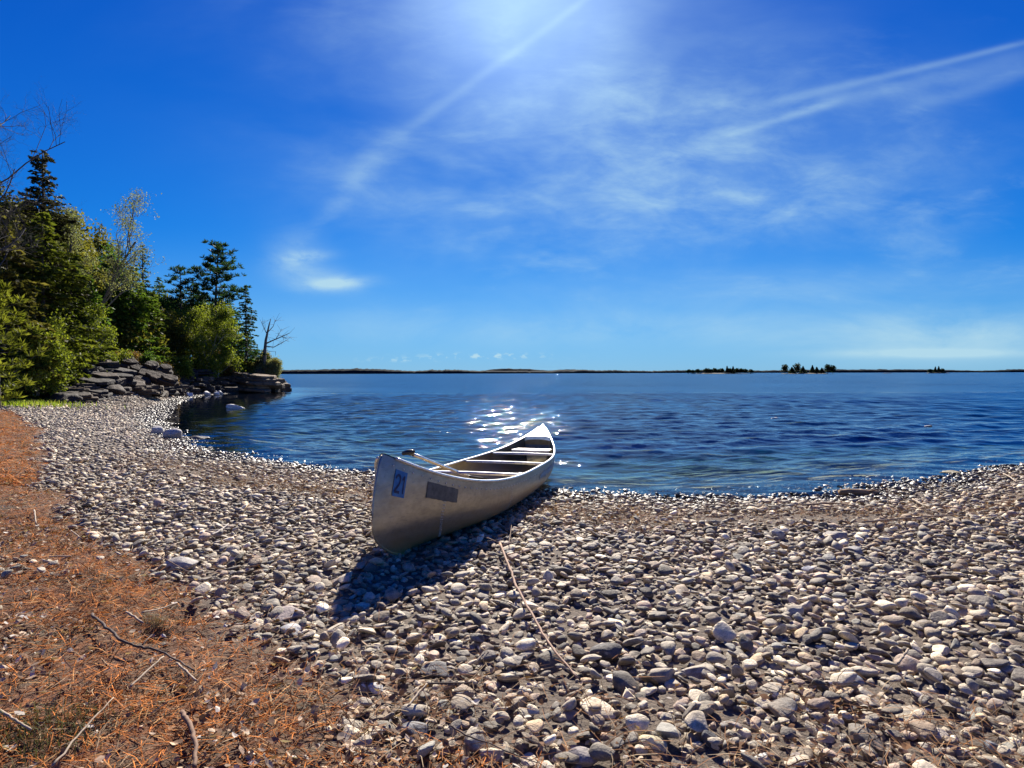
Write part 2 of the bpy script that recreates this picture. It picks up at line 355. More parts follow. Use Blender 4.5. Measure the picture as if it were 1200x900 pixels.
# ------------------------------------------------------------------ stones
import bmesh
def ico(sub):
    bm = bmesh.new(); bmesh.ops.create_icosphere(bm, subdivisions=sub, radius=1)
    V = np.array([v.co[:] for v in bm.verts]); Fc = np.array([[v.index for v in f.verts] for f in bm.faces]); bm.free(); return V, Fc
def stone_shape(V, seed, ang=.5):
    r = np.random.default_rng(seed); P = V.copy(); d = np.zeros(len(V))
    for k in range(7):
        a = r.normal(size=3); a /= np.linalg.norm(a); d += r.uniform(.03,.09)*np.sin(V@a*r.uniform(1.5,4.5)+r.uniform(0,6))
    P *= (1+d)[:, None]
    for k in range(int(r.integers(5, 12))):
        a = r.normal(size=3); a /= np.linalg.norm(a); c = r.uniform(.38,.74) if ang > .4 else r.uniform(.58,.86)
        e = P@a-c; P -= np.maximum(e, 0)[:, None]*a*(.75+.2*ang)
    return P/np.abs(P).max(0)
ICO = {k: ico(k) for k in (1, 2, 3, 4)}
NS = 22
LIB = {k: [stone_shape(ICO[k][0], 100+j, .7 if j % 3 else .3) for j in range(NS)] for k in (1, 2, 3, 4)}
PAL = np.array([(.20,.19,.185),(.26,.245,.235),(.33,.31,.295),(.15,.14,.14),(.40,.375,.35),(.27,.235,.21),(.22,.18,.155),(.48,.455,.42),(.115,.105,.10),(.30,.25,.235),(.19,.195,.205),(.58,.55,.51),(.17,.145,.125),(.36,.30,.24)])*1
PAL = PAL**1.25*1.78*np.array([1.15,1.035,.79])
PW = np.array([12,13,12,9,9,7,6,4.5,6,6,5,2,6,3.]); PW /= PW.sum()
def rotmat(yaw, tx, ty):
    cz, sz = math.cos(yaw), math.sin(yaw); cx, sx = math.cos(tx), math.sin(tx); cy, sy = math.cos(ty), math.sin(ty)
    return np.array([[cz,-sz,0],[sz,cz,0],[0,0,1]]) @ np.array([[cy,0,sy],[0,1,0],[-sy,0,cy]]) @ np.array([[1,0,0],[0,cx,-sx],[0,sx,cx]])
def cob_density(x, y, s, nd):
    d = np.ones_like(x)*sm((-nd+.02)/.12)
    d = np.maximum(d, .006*(nd > 0))
    patch = np.exp(-(((x+2.75)/.25)**2+((y-3.1)/.2)**2))     # little group of stones out in the needles
    d = np.maximum(d, .8*patch)
    strip = np.exp(-((s-1.5)/.42)**2)*sm((vnoise(x*.9+5, y*.9, 41)-.30)/.2)
    strip = strip*np.where(x > .6, 1, np.where(x < -1.0, .9, .1))*sm((18-np.hypot(x, y))/5)
    d = d*(1-.94*strip)
    d = d*sm((s+1.1)/.7)
    return d
heroes = [ # px, py, width px, height px, shape, colour, label
 (205,661,42,20,3,(.42,.38,.33),'pale flat slab of stone at the edge of the brown needle litter'),
 (714,766,44,30,6,(.10,.085,.075),'dark brown angular stone just right of the long stick\'s lower end'),
 (777,792,38,26,9,(.33,.27,.20),'blocky tan stone between the dark angular stone and the long tan one'),
 (765,874,38,25,12,(.60,.50,.30),'pale yellow blocky stone near the bottom edge of the beach'),
 (826,792,50,20,1,(.38,.31,.23),'long tan sausage-shaped stone to the right of the blocky tan one'),
 (600,779,42,18,2,(.25,.21,.17),'long brown-grey stone left of the long stick\'s lower end'),
 (513,790,45,19,4,(.17,.155,.14),'long dark grey stone leaning left above the pale short stick'),
 (487,859,40,22,0,(.22,.21,.20),'broad flat grey stone beside the needle litter at the bottom'),
 (439,810,24,14,5,(.62,.60,.56),'white oval stone at the border of the orange needles'),
 (684,892,44,26,7,(.33,.28,.25),'big pinkish grey stone cut by the bottom edge of the picture'),
 (1103,864,27,22,8,(.50,.42,.33),'pale tan rounded stone in the litter at lower right'),
 (916,625,17,18,10,(.45,.42,.39),'pale upright stone standing on the gravel strip'),
 (980,629,37,12,11,(.36,.31,.26),'wide flat tan stone behind the pale upright one'),
 (1185,730,27,20,13,(.13,.13,.13),'dark grey stone close to the right edge of the picture'),
 (948,668,17,12,14,(.64,.62,.58),'small bright white stone in the middle right of the beach'),
 (1003,647,28,13,15,(.31,.29,.27),'broad grey stone in front of the wide flat tan one'),
 (998,799,32,16,16,(.24,.25,.27),'blue-grey flat stone in the lower right of the beach'),
 (901,890,28,16,17,(.62,.59,.54),'white stone with rounded corners at the bottom right of centre'),
 (1167,878,21,20,18,(.14,.15,.17),'dark blue-grey round stone near the bottom right corner'),
 (340,740,34,15,19,(.52,.50,.47),'pale grey oval stone where the cobbles meet the litter'),
 (331,722,45,18,20,(.34,.27,.24),'pinkish brown broad stone behind the pale grey oval one'),
 (835,868,28,24,5,(.10,.095,.09),'black stone near the bottom between the yellow and the white stone'),
 (198,510,28,12,6,(.42,.39,.36),'large pale boulder at the water\'s edge of the cove'),
 (181,505,15,11,8,(.46,.43,.40),'smaller pale boulder touching the large one on the cove shore'),
]
LIFT = 0
placed = []   # x, y, r
items = []    # (x,y,z,sx,sy,sz,rot,shape,color,wet)
def wetness(z, s, u): return np.clip((.075-z)/.04 + (u-.5)*.8, 0, 1)
hero_ids = {}
for px, py, wp, hp, sh, c, lab in heroes:
    p = at(px, py+hp*.25); D = p.y; a = wp/F*D/2; hz = max(hp/F*D/2*.80, .012)
    p = at(px, py+hp*.45-1); hz *= 1.7 if D > 10 else 1
    hero_ids[len(items)] = lab
    items.append([p.x, p.y+a*.5, p.z+hz*.55, a, a*.72, hz, rotmat(random.uniform(-.3,.3), .12, random.uniform(-.1,.1)), sh, c, 0.])
    placed.append((p.x, p.y+a*.5, a*.95))
cell = .16; H = {}
def hkey(x, y): return (int(math.floor(x/cell)), int(math.floor(y/cell)))
def hadd(i): H.setdefault(hkey(placed[i][0], placed[i][1]), []).append(i)
for i in range(len(placed)): hadd(i)
def free(x, y, r, k=.80):
    a, b = hkey(x, y)
    for i in (a-1, a, a+1):
        for j in (b-1, b, b+1):
            for q in H.get((i, j), ()):
                X0, Y0, R0 = placed[q]
                if (x-X0)**2+(y-Y0)**2 < ((r+R0)*k)**2: return False
    return True
def incanoe(x, y):
    px_, py_ = x+.16, y-5.98; a = .235*px_+.972*py_; b = .972*px_-.235*py_
    return (np.abs(a) < 2.6) & (np.abs(b) < .36*(1-(np.abs(a)/2.65)**2.5)+.03)
def scatter(n, xr, yr, rlo, rhi, mode, maxd=None, mind=0, k=.8):
    x = rng.uniform(*xr, n); y = rng.uniform(*yr, n); keep = (np.abs(x) < y*.95+1.0) & (np.hypot(x, y) >= mind)
    if maxd: keep &= np.hypot(x, y) < maxd
    x = x[keep]; y = y[keep]; s = sdist(x, y); nd = ndist(x, y); d = cob_density(x, y, s, nd)
    ok = (rng.random(len(x)) < d) & (s > -1.2) & ((y < 33) | (s < 1.2)) & (~((LIFT > 0) & incanoe(x, y))); x, y, s, d = x[ok], y[ok], s[ok], d[ok]
    z = T(x, y); n = len(x)
    r = rlo+(rhi-rlo)*rng.random(n)**2.2; r = np.where(ndist(x, y) > .05, np.minimum(r, .026), r)
    big = .78+.5*sm((3.2-np.hypot(x, y))/2) if mode else np.ones(n); r = r*big
    ci = rng.choice(len(PAL), n, p=PW); u = rng.random(n); br = rng.uniform(.8, 1.25, n); wt = wetness(z, s, u)
    for i in range(n):
        if not free(x[i], y[i], r[i], k): continue
        placed.append((x[i], y[i], r[i])); hadd(len(placed)-1)
        e = random.uniform(.62, 1.0); f = random.uniform(.24, .56); c = PAL[ci[i]]*br[i]*(1-.62*wt[i])
        hz = r[i]*f
        items.append([x[i], y[i], z[i]+LIFT+hz*random.uniform(.2,.8), r[i]*1.12, r[i]*1.12*e, hz,
                      rotmat(random.uniform(0, 6.28), random.gauss(0,.30), random.gauss(0,.30)), random.randrange(NS), tuple(c), wt[i]])
scatter(9000, (-9, 10), (1.1, 12), .034, .060, 0, maxd=11, k=.8)
scatter(70000, (-9, 10), (1.1, 12), .019, .038, 0, maxd=11, k=.72)
scatter(26000, (-24, 14), (8, 42), .035, .065, 0, mind=10.5, k=.75)
scatter(46000, (-24, 14), (8, 42), .028, .04, 0, mind=10.5, maxd=24, k=.75)
scatter(40000, (-24, -7), (17, 36), .035, .075, 0, mind=17, k=.7)
scatter(60000, (-15, -4), (8, 19), .028, .045, 0, mind=9, k=.7)
scatter(12000, (6, 13), (6, 12), .028, .045, 0, mind=9, k=.7)
H.clear(); LIFT = .022      # a second, looser layer lying on the first
placed_n = len(placed)
scatter(45000, (-9, 10), (1.1, 12), .020, .046, 0, maxd=11, k=.84)
LIFT = 0
top_n = len(items)
# lower filler layer of small stones, no spacing test
def filler(n, xr, yr, r0, r1, maxd, mind=0):
    x = rng.uniform(*xr, n); y = rng.uniform(*yr, n); k = (np.abs(x) < y*.95+1.0) & (np.hypot(x, y) < maxd) & (np.hypot(x, y) >= mind)
    x = x[k]; y = y[k]; s = sdist(x, y); d = cob_density(x, y, s, ndist(x, y)); ok = (rng.random(len(x)) < d*.9+.05*(s>0)*(d>.02)) & (s > -1.3)
    x, y, s = x[ok], y[ok], s[ok]; z = T(x, y)
    for i in range(len(x)):
        r = random.uniform(r0, r1); wt = float(wetness(z[i], s[i], random.random())); c = PAL[rng.choice(len(PAL), p=PW)]*random.uniform(.65, 1.1)*(1-.62*wt)
        items.append([x[i], y[i], z[i]+r*.15, r*1.1, r*random.uniform(.7,1), r*.6, rotmat(random.uniform(0, 6.28), random.gauss(0,.35), random.gauss(0,.35)), random.randrange(NS), tuple(c), wt])
filler(70000, (-7, 9), (1.1, 9.5), .010, .023, 7)
print('stones', len(items), top_n)
score = []
for i, it in enumerate(items[:top_n]):
    u = it[0]/it[1]*F+600; v = 437+(CAMZ-it[2])/it[1]*F; r = max(it[3], it[4])
    vis = -10 < u < 1210 and v < 905
    score.append(r/it[1] if vis else 0)
order = sorted(range(len(hero_ids), top_n), key=lambda i: -score[i])
singles = list(range(len(hero_ids))) + order[:300-len(hero_ids)]
ss = set(singles)
def lum_name(c):
    l = sum(c)/3; w = c[0]-c[2]
    if l < .15: return 'dark charcoal'
    if l > .42: return 'pale whitish'
    if w > .07: return 'tan brown'
    return 'mid grey' if l < .27 else 'light grey'
for i in singles:
    x, y, z, a, b, c, R, sh, colr, wt = items[i]
    V = (LIB[4 if i in hero_ids and y < 5 else 3][sh]*np.array([a, b, c])) @ R.T; Fc = ICO[4 if i in hero_ids and y < 5 else 3][1]
    big = i in (len(hero_ids)-1, len(hero_ids)-2)
    o = mesh('boulder' if big else 'cobble', V, Fc, M['cobble'], col=np.array(colr), loc=(x, y, z), attr=dict(wet=np.full(len(V), wt)))
    if i in hero_ids: tag(o, hero_ids[i], 'boulder' if big else 'stone')
    else: tag(o, f'{lum_name(colr)} rounded cobble among the nearest stones of the beach', 'stone', f'{lum_name(colr)} cobbles nearest on the beach')
# all the other stones: one object
Vs, Fs, Cs, Ws = [], [], [], []; off = 0
for i, it in enumerate(items):
    if i in ss: continue
    x, y, z, a, b, c, R, sh, colr, wt = it
    d = math.hypot(x, y); lod = 2 if (d < 4.6 and i < top_n) else 1
    V = (LIB[lod][sh]*np.array([a, b, c])) @ R.T + np.array([x, y, z])
    Vs.append(V); Fs.append(ICO[lod][1]+off); off += len(V); Cs.append(np.tile(colr, (len(V), 1))); Ws.append(np.full(len(V), wt))
o = mesh('beach_cobbles', np.concatenate(Vs), np.concatenate(Fs), M['cobble'], col=np.concatenate(Cs), attr=dict(wet=np.concatenate(Ws)))
tag(o, 'grey and brown water-worn cobbles covering the whole curving beach', 'stones', kind='stuff')
del Vs, Fs, Cs, Ws
# rocks standing in the lake
def boulder(p, dims, seed, colr, label, name='boulder', yaw=0., group=None, tilt=0., wet=0., cat='rock', mat=None):
    V = stone_shape(ICO[4][0], seed, .8)
    n = 1+.05*np.sin(V@np.array([5,3,4.]))+.035*np.sin(V@np.array([-9,7,11.]))+.02*np.sin(V@np.array([17,-21,15.]))
    V = V*n[:, None]; V = (V*np.array(dims)) @ rotmat(yaw, tilt, tilt*.6).T
    o = mesh(name, V, ICO[4][1], mat or M['cobble'], col=np.array(colr), loc=p, attr=dict(wet=np.full(len(V), wet)))
    return tag(o, label, cat, group)
for px, py, wp, hp, sd, c, lab in [(274,473,28,9,5,(.55,.53,.50),'long pale rock showing above the brown water of the cove'),
        (335,480,12,3,6,(.62,.60,.58),'small white rock awash in the blue water right of the cove'),
        (910,490,18,4,7,(.30,.26,.22),'low brown rock awash offshore from the beach'),(925,487,8,3,17,(.28,.24,.2),'tiny brown rock awash just right of the low brown rock'),
        (1087,499,12,5,8,(.34,.31,.29),'small lone grey rock in the lake toward the right'),
        (1113,553,24,5,9,(.26,.21,.10),'mossy yellowish rock half under water near the right shore'),
        (232,510,26,7,10,(.10,.08,.065),'dark broken lump of driftwood-like rock in the cove shallows')]:
    p = at_depth(px, py+hp/2, CAMZ*F/(py+hp/2-437)); a = wp/F*p.y/2; hz = hp/F*p.y*.55
    boulder((p.x, p.y, hz*.15), (a, a*.6, hz*.85), sd, c, lab, tilt=.05, wet=.4)
# ------------------------------------------------------------------ rocky bank: slabs and boulders below the trees
def ledge(p, dims, seed, colr, label, yaw, tilt, group):
    r = np.random.default_rng(seed); m = MB(); n = 4
    # angular strata: stacked slabs of uneven outline in one rock
    z = -dims[2]*.6; V0 = None
    k = 11; lay = int(r.integers(2, 5)); 
    for q in range(lay):
        th = dims[2]*1.6/lay*r.uniform(.8, 1.2); ox, oy = r.uniform(-.12,.12)*dims[0], r.uniform(-.15,.15)*dims[1]
        sc = 1-.12*q*r.uniform(.5, 1.4)
        ang = np.sort((np.arange(k)+r.uniform(-.35,.35,k))/k*2*PI); rad = r.uniform(.72, 1.08, k)*sc
        ring = lambda zz, g: np.stack([ox+dims[0]*rad*g*np.cos(ang)*np.maximum(1, 1), oy+dims[1]*rad*g*np.sin(ang), np.full(k, zz)+r.uniform(-.05,.05,k)*dims[2]], 1)
        V = np.concatenate([ring(z, .96), ring(z+th*.2, 1.03), ring(z+th*.85, 1.0), ring(z+th, .9), [[ox, oy, z+th*1.02]]])
        Fc = [(a*k+j, a*k+(j+1) % k, (a+1)*k+(j+1) % k, (a+1)*k+j) for a in range(3) for j in range(k)] + [(3*k+j, 3*k+(j+1) % k, 4*k) for j in range(k)]
        m.add(V, Fc, np.array(colr)*r.uniform(.75, 1.25)); z += th*.93
    o = m.build('rock_ledge', M['rock'], smooth=False, usecol=True, loc=p); o.rotation_euler = (tilt*.5, tilt, yaw)
    return tag(o, label, 'rock', group)
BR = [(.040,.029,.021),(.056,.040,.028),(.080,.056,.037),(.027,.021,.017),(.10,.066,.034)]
rr = random.Random(3)
spots = []
for px in range(70, 325, 6):     # along the waterline of the bank
    base = np.interp(px, [60,110,150,190,230,270,300,324], [470,468,466,464,461,459.5,459,458.5])
    dep = {True: 0}[True] if False else float(np.interp(px, [60,110,150,190,230,270,300,324], [24.5,26.5,29,33,38.5,42.8,44.6,45.8]))
    for row in range(3):
        D = dep + row*1.0 + rr.uniform(-.3,.5); spots.append((px+rr.uniform(-3,3), D, row))
gi = 0
for px in range(66, 176, 6):
    spots.append((px+rr.uniform(-3,3), float(np.interp(px, [60,110,150,190], [22.6,24.6,27.5,32]))+rr.uniform(-.5,.4), 0)); spots.append((px+rr.uniform(-3,3), float(np.interp(px, [60,110,150,190], [23.6,25.6,28.2,33]))+rr.uniform(-.4,.4), 1))
for px, D, row in spots:
    x = (px-600)/F*D; g = max(T1(x, D), -.1); far_ = px > 205
    w = rr.uniform(.55, 1.25)*(1.15 if far_ else 1); hz = rr.uniform(.2,.42)*(1.2 if far_ else 1)
    z = g + (.0 if row == 0 else .08)+ (0.15*row if far_ else .06*row)
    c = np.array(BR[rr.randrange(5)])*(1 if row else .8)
    zone = 'out on the wooded point' if far_ else 'at the foot of the wooded bank'
    kind = rr.random()
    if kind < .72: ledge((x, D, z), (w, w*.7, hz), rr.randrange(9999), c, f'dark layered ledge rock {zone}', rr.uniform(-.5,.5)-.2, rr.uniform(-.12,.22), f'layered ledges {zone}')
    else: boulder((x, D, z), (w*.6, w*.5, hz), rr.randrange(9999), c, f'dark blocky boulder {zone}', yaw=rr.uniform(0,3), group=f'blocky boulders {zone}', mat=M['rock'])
for px, py, w in [(x_, y_, 1.15) for x_, y_ in ((88,436),(100,428),(112,441),(125,437),(130,428),(145,438),(152,424),(166,446),(172,437),(192,430),(198,442))]+[(118,432,2.0),(105,440,1.6),(140,425,1.5),(132,446,1.7),(160,432,1.2),(95,448,1.4),(150,448,1.3),(185,440,1.4),(178,428,1.1)]:   # slanting slabs up the bank
    D = 28.5+(450-py)*.10; p = at_depth(px, py, D); w *= .62
    ledge((p.x, D, p.z-.15), (w*.8, w*.6, .26), rr.randrange(9999), np.array((.075,.05,.03))*rr.uniform(.7,1.2), 'slanting grey slab of bare rock on the bank under the trees', -.5, .38, 'slanting slabs on the bank')
for px, py, w in [(238,433,1.5),(262,437,1.6),(285,435,1.5),(306,438,1.4),(318,442,1.1),(228,443,1.3),(296,445,1.4)]:
    D = 44+rr.uniform(-1,1); p = at_depth(px, py, D)
    ledge((p.x, D, p.z-.5), (w, w*.8, .45), rr.randrange(9999), np.array((.19,.13,.075))*rr.uniform(.7,1.2), 'brown weathered outcrop topped with dry moss on the point', rr.uniform(-.4,.4), .08, 'mossy outcrops on the point')
for i, (px, py) in enumerate([(190,462),(207,463),(211,461),(240,460),(244,461),(249,459.5),(254,461),(258,460),(221,463),(193,464)]):
    D = CAMZ*F/(py+1.5-437.3); p = at_depth(px, py, D)
    boulder((p.x, D, .08), (rr.uniform(.14,.36), .2, rr.uniform(.12,.22)), 50+i, (.62,.61,.60), 'bright white stone at the foot of the dark point', group='white stones along the dark waterline')
# ------------------------------------------------------------------ sticks
def stick(pts, r0, r1, colr, label, name='stick', lift=.035, cat='stick', side=(), extra=None):
    W = [at(px, py, lift) for px, py in pts]
    P = []
    for a, b in zip(W[:-1], W[1:]):
        for t in np.linspace(0, 1, 7)[:-1]: P.append(a.lerp(b, t))
    P.append(W[-1]); P = np.array([p[:] for p in P]); n = len(P)
    P[1:-1] = (P[:-2]+P[1:-1]*2+P[2:])/4; 
    P += rng.normal(0, min(r0*.18, .0016), P.shape)*np.array([1,1,.6]); m = MB(); o0 = P[0].copy()
    m.tube(P-o0, np.linspace(r0, r1, n)*rng.uniform(.92, 1.08, n)*(.6 if r0 < .02 else 1), 7, c=colr)
    for t, dxy, ln in side:
        b = P[int(t*(n-1))]-o0; q = [b, b+np.array([dxy[0]*.5, dxy[1]*.5, .015])*ln, b+np.array([dxy[0], dxy[1], .0])*ln]
        m.tube(q, [r1*.7, r1*.55, r1*.3], 5, c=colr)
    o = m.build(name, M['stick'], usecol=True, loc=o0); tag(o, label, cat); return o
WH = (.42,.34,.25); TN = (.30,.20,.13); DK = (.09,.06,.045)
stick([(586,637),(598,668),(607,692),(630,732),(650,765),(678,796)], .012, .006, (.40,.26,.18), 'long thin reddish branch lying on the cobbles beside the canoe', 'branch', .07, 'branch',
      side=[(.02,(-.3,.35),.5),(.04,(.35,.5),.45),(.3,(.5,.1),.25),(.12,(.4,.25),.3)])
stick([(596,640),(600,612),(592,598)], .004, .002, TN, 'fine twig rising from the top of the long branch by the hull', 'twig', .06, 'twig')
stick([(547,640),(560,636),(590,632),(640,600)], .005, .003, DK, 'dark crooked twig lying in the shadow of the canoe', 'twig', .06, 'twig', side=[(.2,(-.1,-.4),.3),(.35,(.05,-.4),.3)])
stick([(62,898),(95,858),(133,818)], .0055, .003, WH, 'long straight pale stick on the needles at bottom left', 'stick', .045)
stick([(152,806),(172,788),(191,770)], .006, .005, WH, 'short straight pale stick right of the dark crooked branch', 'stick', .04)
stick([(148,717),(168,730)], .008, .007, WH, 'stubby pale stick pointing at the dark hole in the litter', 'stick', .04)
stick([(166,718),(190,713),(208,707)], .006, .004, WH, 'pale stick lying level above the dark hole in the litter', 'stick', .04)
stick([(107,720),(125,735),(143,752),(165,758),(187,763),(207,775),(227,787)], .009, .005, DK, 'dark crooked branch winding across the needle litter', 'branch', .04, 'branch', side=[(.5,(-.1,.5),.2)])
stick([(-5,831),(18,845),(37,858)], .007, .005, WH, 'pale stick at the left edge of the litter beside the grass tuft', 'stick', .04)
stick([(207,778),(218,787),(230,798)], .006, .005, WH, 'pale stub below the end of the dark crooked branch', 'stick', .04)
stick([(58,652),(84,652)], .007, .006, WH, 'pale stick lying flat at the upper left of the litter', 'stick', .04)
stick([(40,598),(42,614)], .010, .008, WH, 'stubby pale stick far up the left side of the litter', 'stick', .04)
stick([(248,627),(258,622),(268,614)], .011, .007, (.5,.47,.44), 'forked pale driftwood piece on the cobbles left of the canoe', 'driftwood', .06, side=[(.5,(-.3,-.1),.3)])
stick([(478,828),(489,815),(500,802)], .006, .006, WH, 'short pale stick standing among the cobbles at bottom centre', 'stick', .07)
stick([(502,802),(553,801)], .005, .003, DK, 'thin dark stick lying level on cobbles beside a short pale one', 'stick', .07)
stick([(528,852),(545,862),(573,873),(630,897)], .005, .002, DK, 'thin dark twig curving along the bottom edge of the cobbles', 'twig', .06, 'twig')
stick([(1052,779),(1058,770),(1065,761)], .008, .007, WH, 'short pale stick among the cobbles at the right', 'stick', .07)
stick([(213,836),(222,850),(230,873),(228,902)], .012, .009, (.22,.13,.08), 'curved strip of brown bark at the bottom of the litter', 'bark_strip', .04)
stick([(168,640),(215,668),(240,676)], .005, .003, TN, 'thin brown twig beside the pale flat slab', 'twig', .045, 'twig')
stick([(83,622),(95,631)], .008, .006, WH, 'tiny pale stick left of the upper litter edge', 'stick', .04)
stick([(940,592),(975,589),(1003,593)], .014, .01, (.36,.24,.15), 'brown stick washed up behind the driftwood log', 'stick', .06)
stick([(1070,585),(1080,591),(1090,594)], .014, .01, WH, 'pale driftwood stick near the right waterline', 'stick', .06)
stick([(1176,555),(1184,559),(1192,565)], .016, .012, WH, 'bleached stick at the far right edge of the waterline', 'stick', .06)
stick([(1010,612),(1075,606),(1125,603)], .011, .007, (.30,.22,.16), 'long brown stick lying level on the right of the beach', 'stick', .06)
p = at(1006, 582); m = MB(); P = np.array([(-.20,0,0),(-.1,.01,.004),(.05,0,.0),(.20,-.015,-.006)])
m.tube(P, [.036,.046,.043,.032], 9, c=(.36,.22,.10), flat=.8); m.tube([(.1,-.03,.02),(.16,-.09,.05)], [.012,.006], 6, c=(.3,.18,.09))
o = m.build('driftwood_log', M['stick'], usecol=True, loc=(p.x, p.y, max(p.z, 0)+.045)); tag(o, 'short orange-brown driftwood log lying at the waterline', 'log')
# ------------------------------------------------------------------ litter: needles, leaves, grass
def strips(n, xy, z, ln, wd, colr, tilt=.25):
    th = rng.uniform(0, 2*PI, n); phi = rng.normal(0, tilt, n); l = rng.uniform(ln*.5, ln*1.2, n)/2
    d = np.stack([np.cos(th)*np.cos(phi), np.sin(th)*np.cos(phi), np.sin(phi)], 1)*l[:, None]
    sd = np.stack([-np.sin(th), np.cos(th), rng.normal(0,.4,n)], 1)*wd/2
    c = np.stack([xy[:,0], xy[:,1], z+np.abs(d[:,2])*.7], 1); bend = np.stack([rng.normal(0,.1,n)*l, rng.normal(0,.1,n)*l, l*.08], 1)
    V = np.stack([c-d-sd*.6, c-d+sd*.6, c+bend+sd, c+bend-sd, c+d+sd*.4, c+d-sd*.4], 1).reshape(-1, 3)
    b = np.arange(n)[:, None]*6; Fc = np.concatenate([b+np.array([0,1,2,3]), b+np.array([3,2,4,5])])
    return V, Fc, np.repeat(colr, 6, 0)
def pick(n, pal, w):
    pal = np.array(pal); w = np.array(w, float); return pal[rng.choice(len(pal), n, p=w/w.sum())]*rng.uniform(.7, 1.25, (n, 1))
def sample(n, xr, yr, fn, maxd):
    x = rng.uniform(*xr, n); y = yr[0]+(yr[1]-yr[0])*rng.random(n)**1.5; k = (np.abs(x) < y*.93+.5) & (np.hypot(x, y) < maxd); x = x[k]; y = y[k]
    pr = fn(x, y, sdist(x, y), ndist(x, y)); k = rng.random(len(x)) < pr; return np.stack([x[k], y[k]], 1)
def f_need(x, y, s, nd):
    return sm((nd+.12)/.25)*(.35+.65*sm((fbm(x*1.6, y*1.6, 51)-.38)/.2))
xy = sample(420000, (-7, 1.2), (1.1, 9), f_need, 9); n = len(xy)
NP = [(.50,.165,.035),(.66,.23,.05),(.22,.075,.022),(.60,.33,.13),(.09,.04,.018),(.36,.25,.15)]
V1, F1, C1 = strips(n, xy, T(xy[:,0], xy[:,1])+rng.uniform(.002,.02,n), .085, .0027, pick(n, NP, [5,4,5,1.5,5,3]))
def f_wrack(x, y, s, nd):
    return np.clip(.95*np.exp(-((s-1.5)/.42)**2)*sm((12-np.hypot(x,y))/4)+.30*np.exp(-((s-.45)/.2)**2)+.22*sm((nd+1.0)/.9)+.5*sm((2.3-y)/.6)*sm((fbm(x*1.5,y*1.5,61)-.45)/.1), 0, 1)*(nd < .1)
xy = sample(230000, (-9, 9), (1.1, 13), f_wrack, 14); n = len(xy)
V2, F2, C2 = strips(n, xy, T(xy[:,0], xy[:,1])+rng.uniform(.008,.045,n), .10, .0026, pick(n, [(.28,.13,.055),(.38,.20,.09),(.13,.075,.04),(.45,.33,.2)], [4,3,4,2]))
xy = sample(150000, (-22, -3), (6, 24), lambda x, y, s, nd: sm((nd+.1)/.25), 30); n = len(xy)
V3, F3, C3 = strips(n, xy, T(xy[:,0], xy[:,1])+rng.uniform(.002,.03,n), .16, .007, pick(n, NP, [5,5,3,2,2,3]))
F2 = np.concatenate([F2, F3+len(V2)]); V2 = np.concatenate([V2, V3]); C2 = np.concatenate([C2, C3])
Vn = np.concatenate([V1, V2]); Fn = np.concatenate([F1, F2+len(V1)])
tag(mesh('pine_needles', Vn, Fn, M['litter'], smooth=False, col=np.concatenate([C1, C2])), 'rust orange fallen pine needles matted over the ground at left', 'needle litter', kind='stuff')
def leaves(n, xy, z, size, colr):
    th = rng.uniform(0, 2*PI, n); a = np.stack([np.cos(th), np.sin(th), rng.normal(0,.3,n)], 1); b = np.stack([-np.sin(th), np.cos(th), rng.normal(0,.45,n)], 1)
    l = rng.uniform(size*.4, size, n)[:, None]/2; w = l*rng.uniform(.35,.75,(n,1)); cu = rng.uniform(-.5,.7,(n,1))*l*np.array([0,0,1.])
    c = np.stack([xy[:,0], xy[:,1], z], 1)+np.array([0,0,.006])
    V = np.stack([c-a*l+cu, c-a*l*.3-b*w+cu*.5, c-a*l*.3+b*w*.9+cu*.6, c+a*l*.35-b*w*.8, c+a*l*.3+b*w+cu*.9, c+a*l+cu*1.2, c], 1).reshape(-1, 3)
    i = np.arange(n)[:, None]*7
    Fc = np.concatenate([i+np.array(t) for t in ([0,1,6],[0,6,2],[1,3,6],[6,4,2],[3,5,6],[6,5,4])]); return V, Fc, np.repeat(colr, 7, 0)
def f_leaf(x, y, s, nd): return np.clip(sm((nd+.15)/.3)*(.15+.85*sm((fbm(x*1.3+9, y*1.3, 71)-.5)/.12))+f_wrack(x, y, s, nd)*.8, 0, 1)
xy = np.concatenate([sample(42000, (-9, 9), (1.1, 13), f_leaf, 14), sample(60000, (-6, 1.2), (1.1, 7), f_leaf, 8)]); n = len(xy)
V, Fc, Cc = leaves(n, xy, T(xy[:,0], xy[:,1])+rng.uniform(.004,.035,n), .034, pick(n, [(.58,.44,.30),(.36,.25,.17),(.22,.13,.08),(.62,.55,.46),(.30,.16,.08)], [3,4,5,1.6,4]))
tag(mesh('dead_leaves', V, Fc, M['litter'], smooth=False, col=Cc), 'curled tan dead leaves strewn over needles and cobbles', 'leaf litter', kind='stuff')
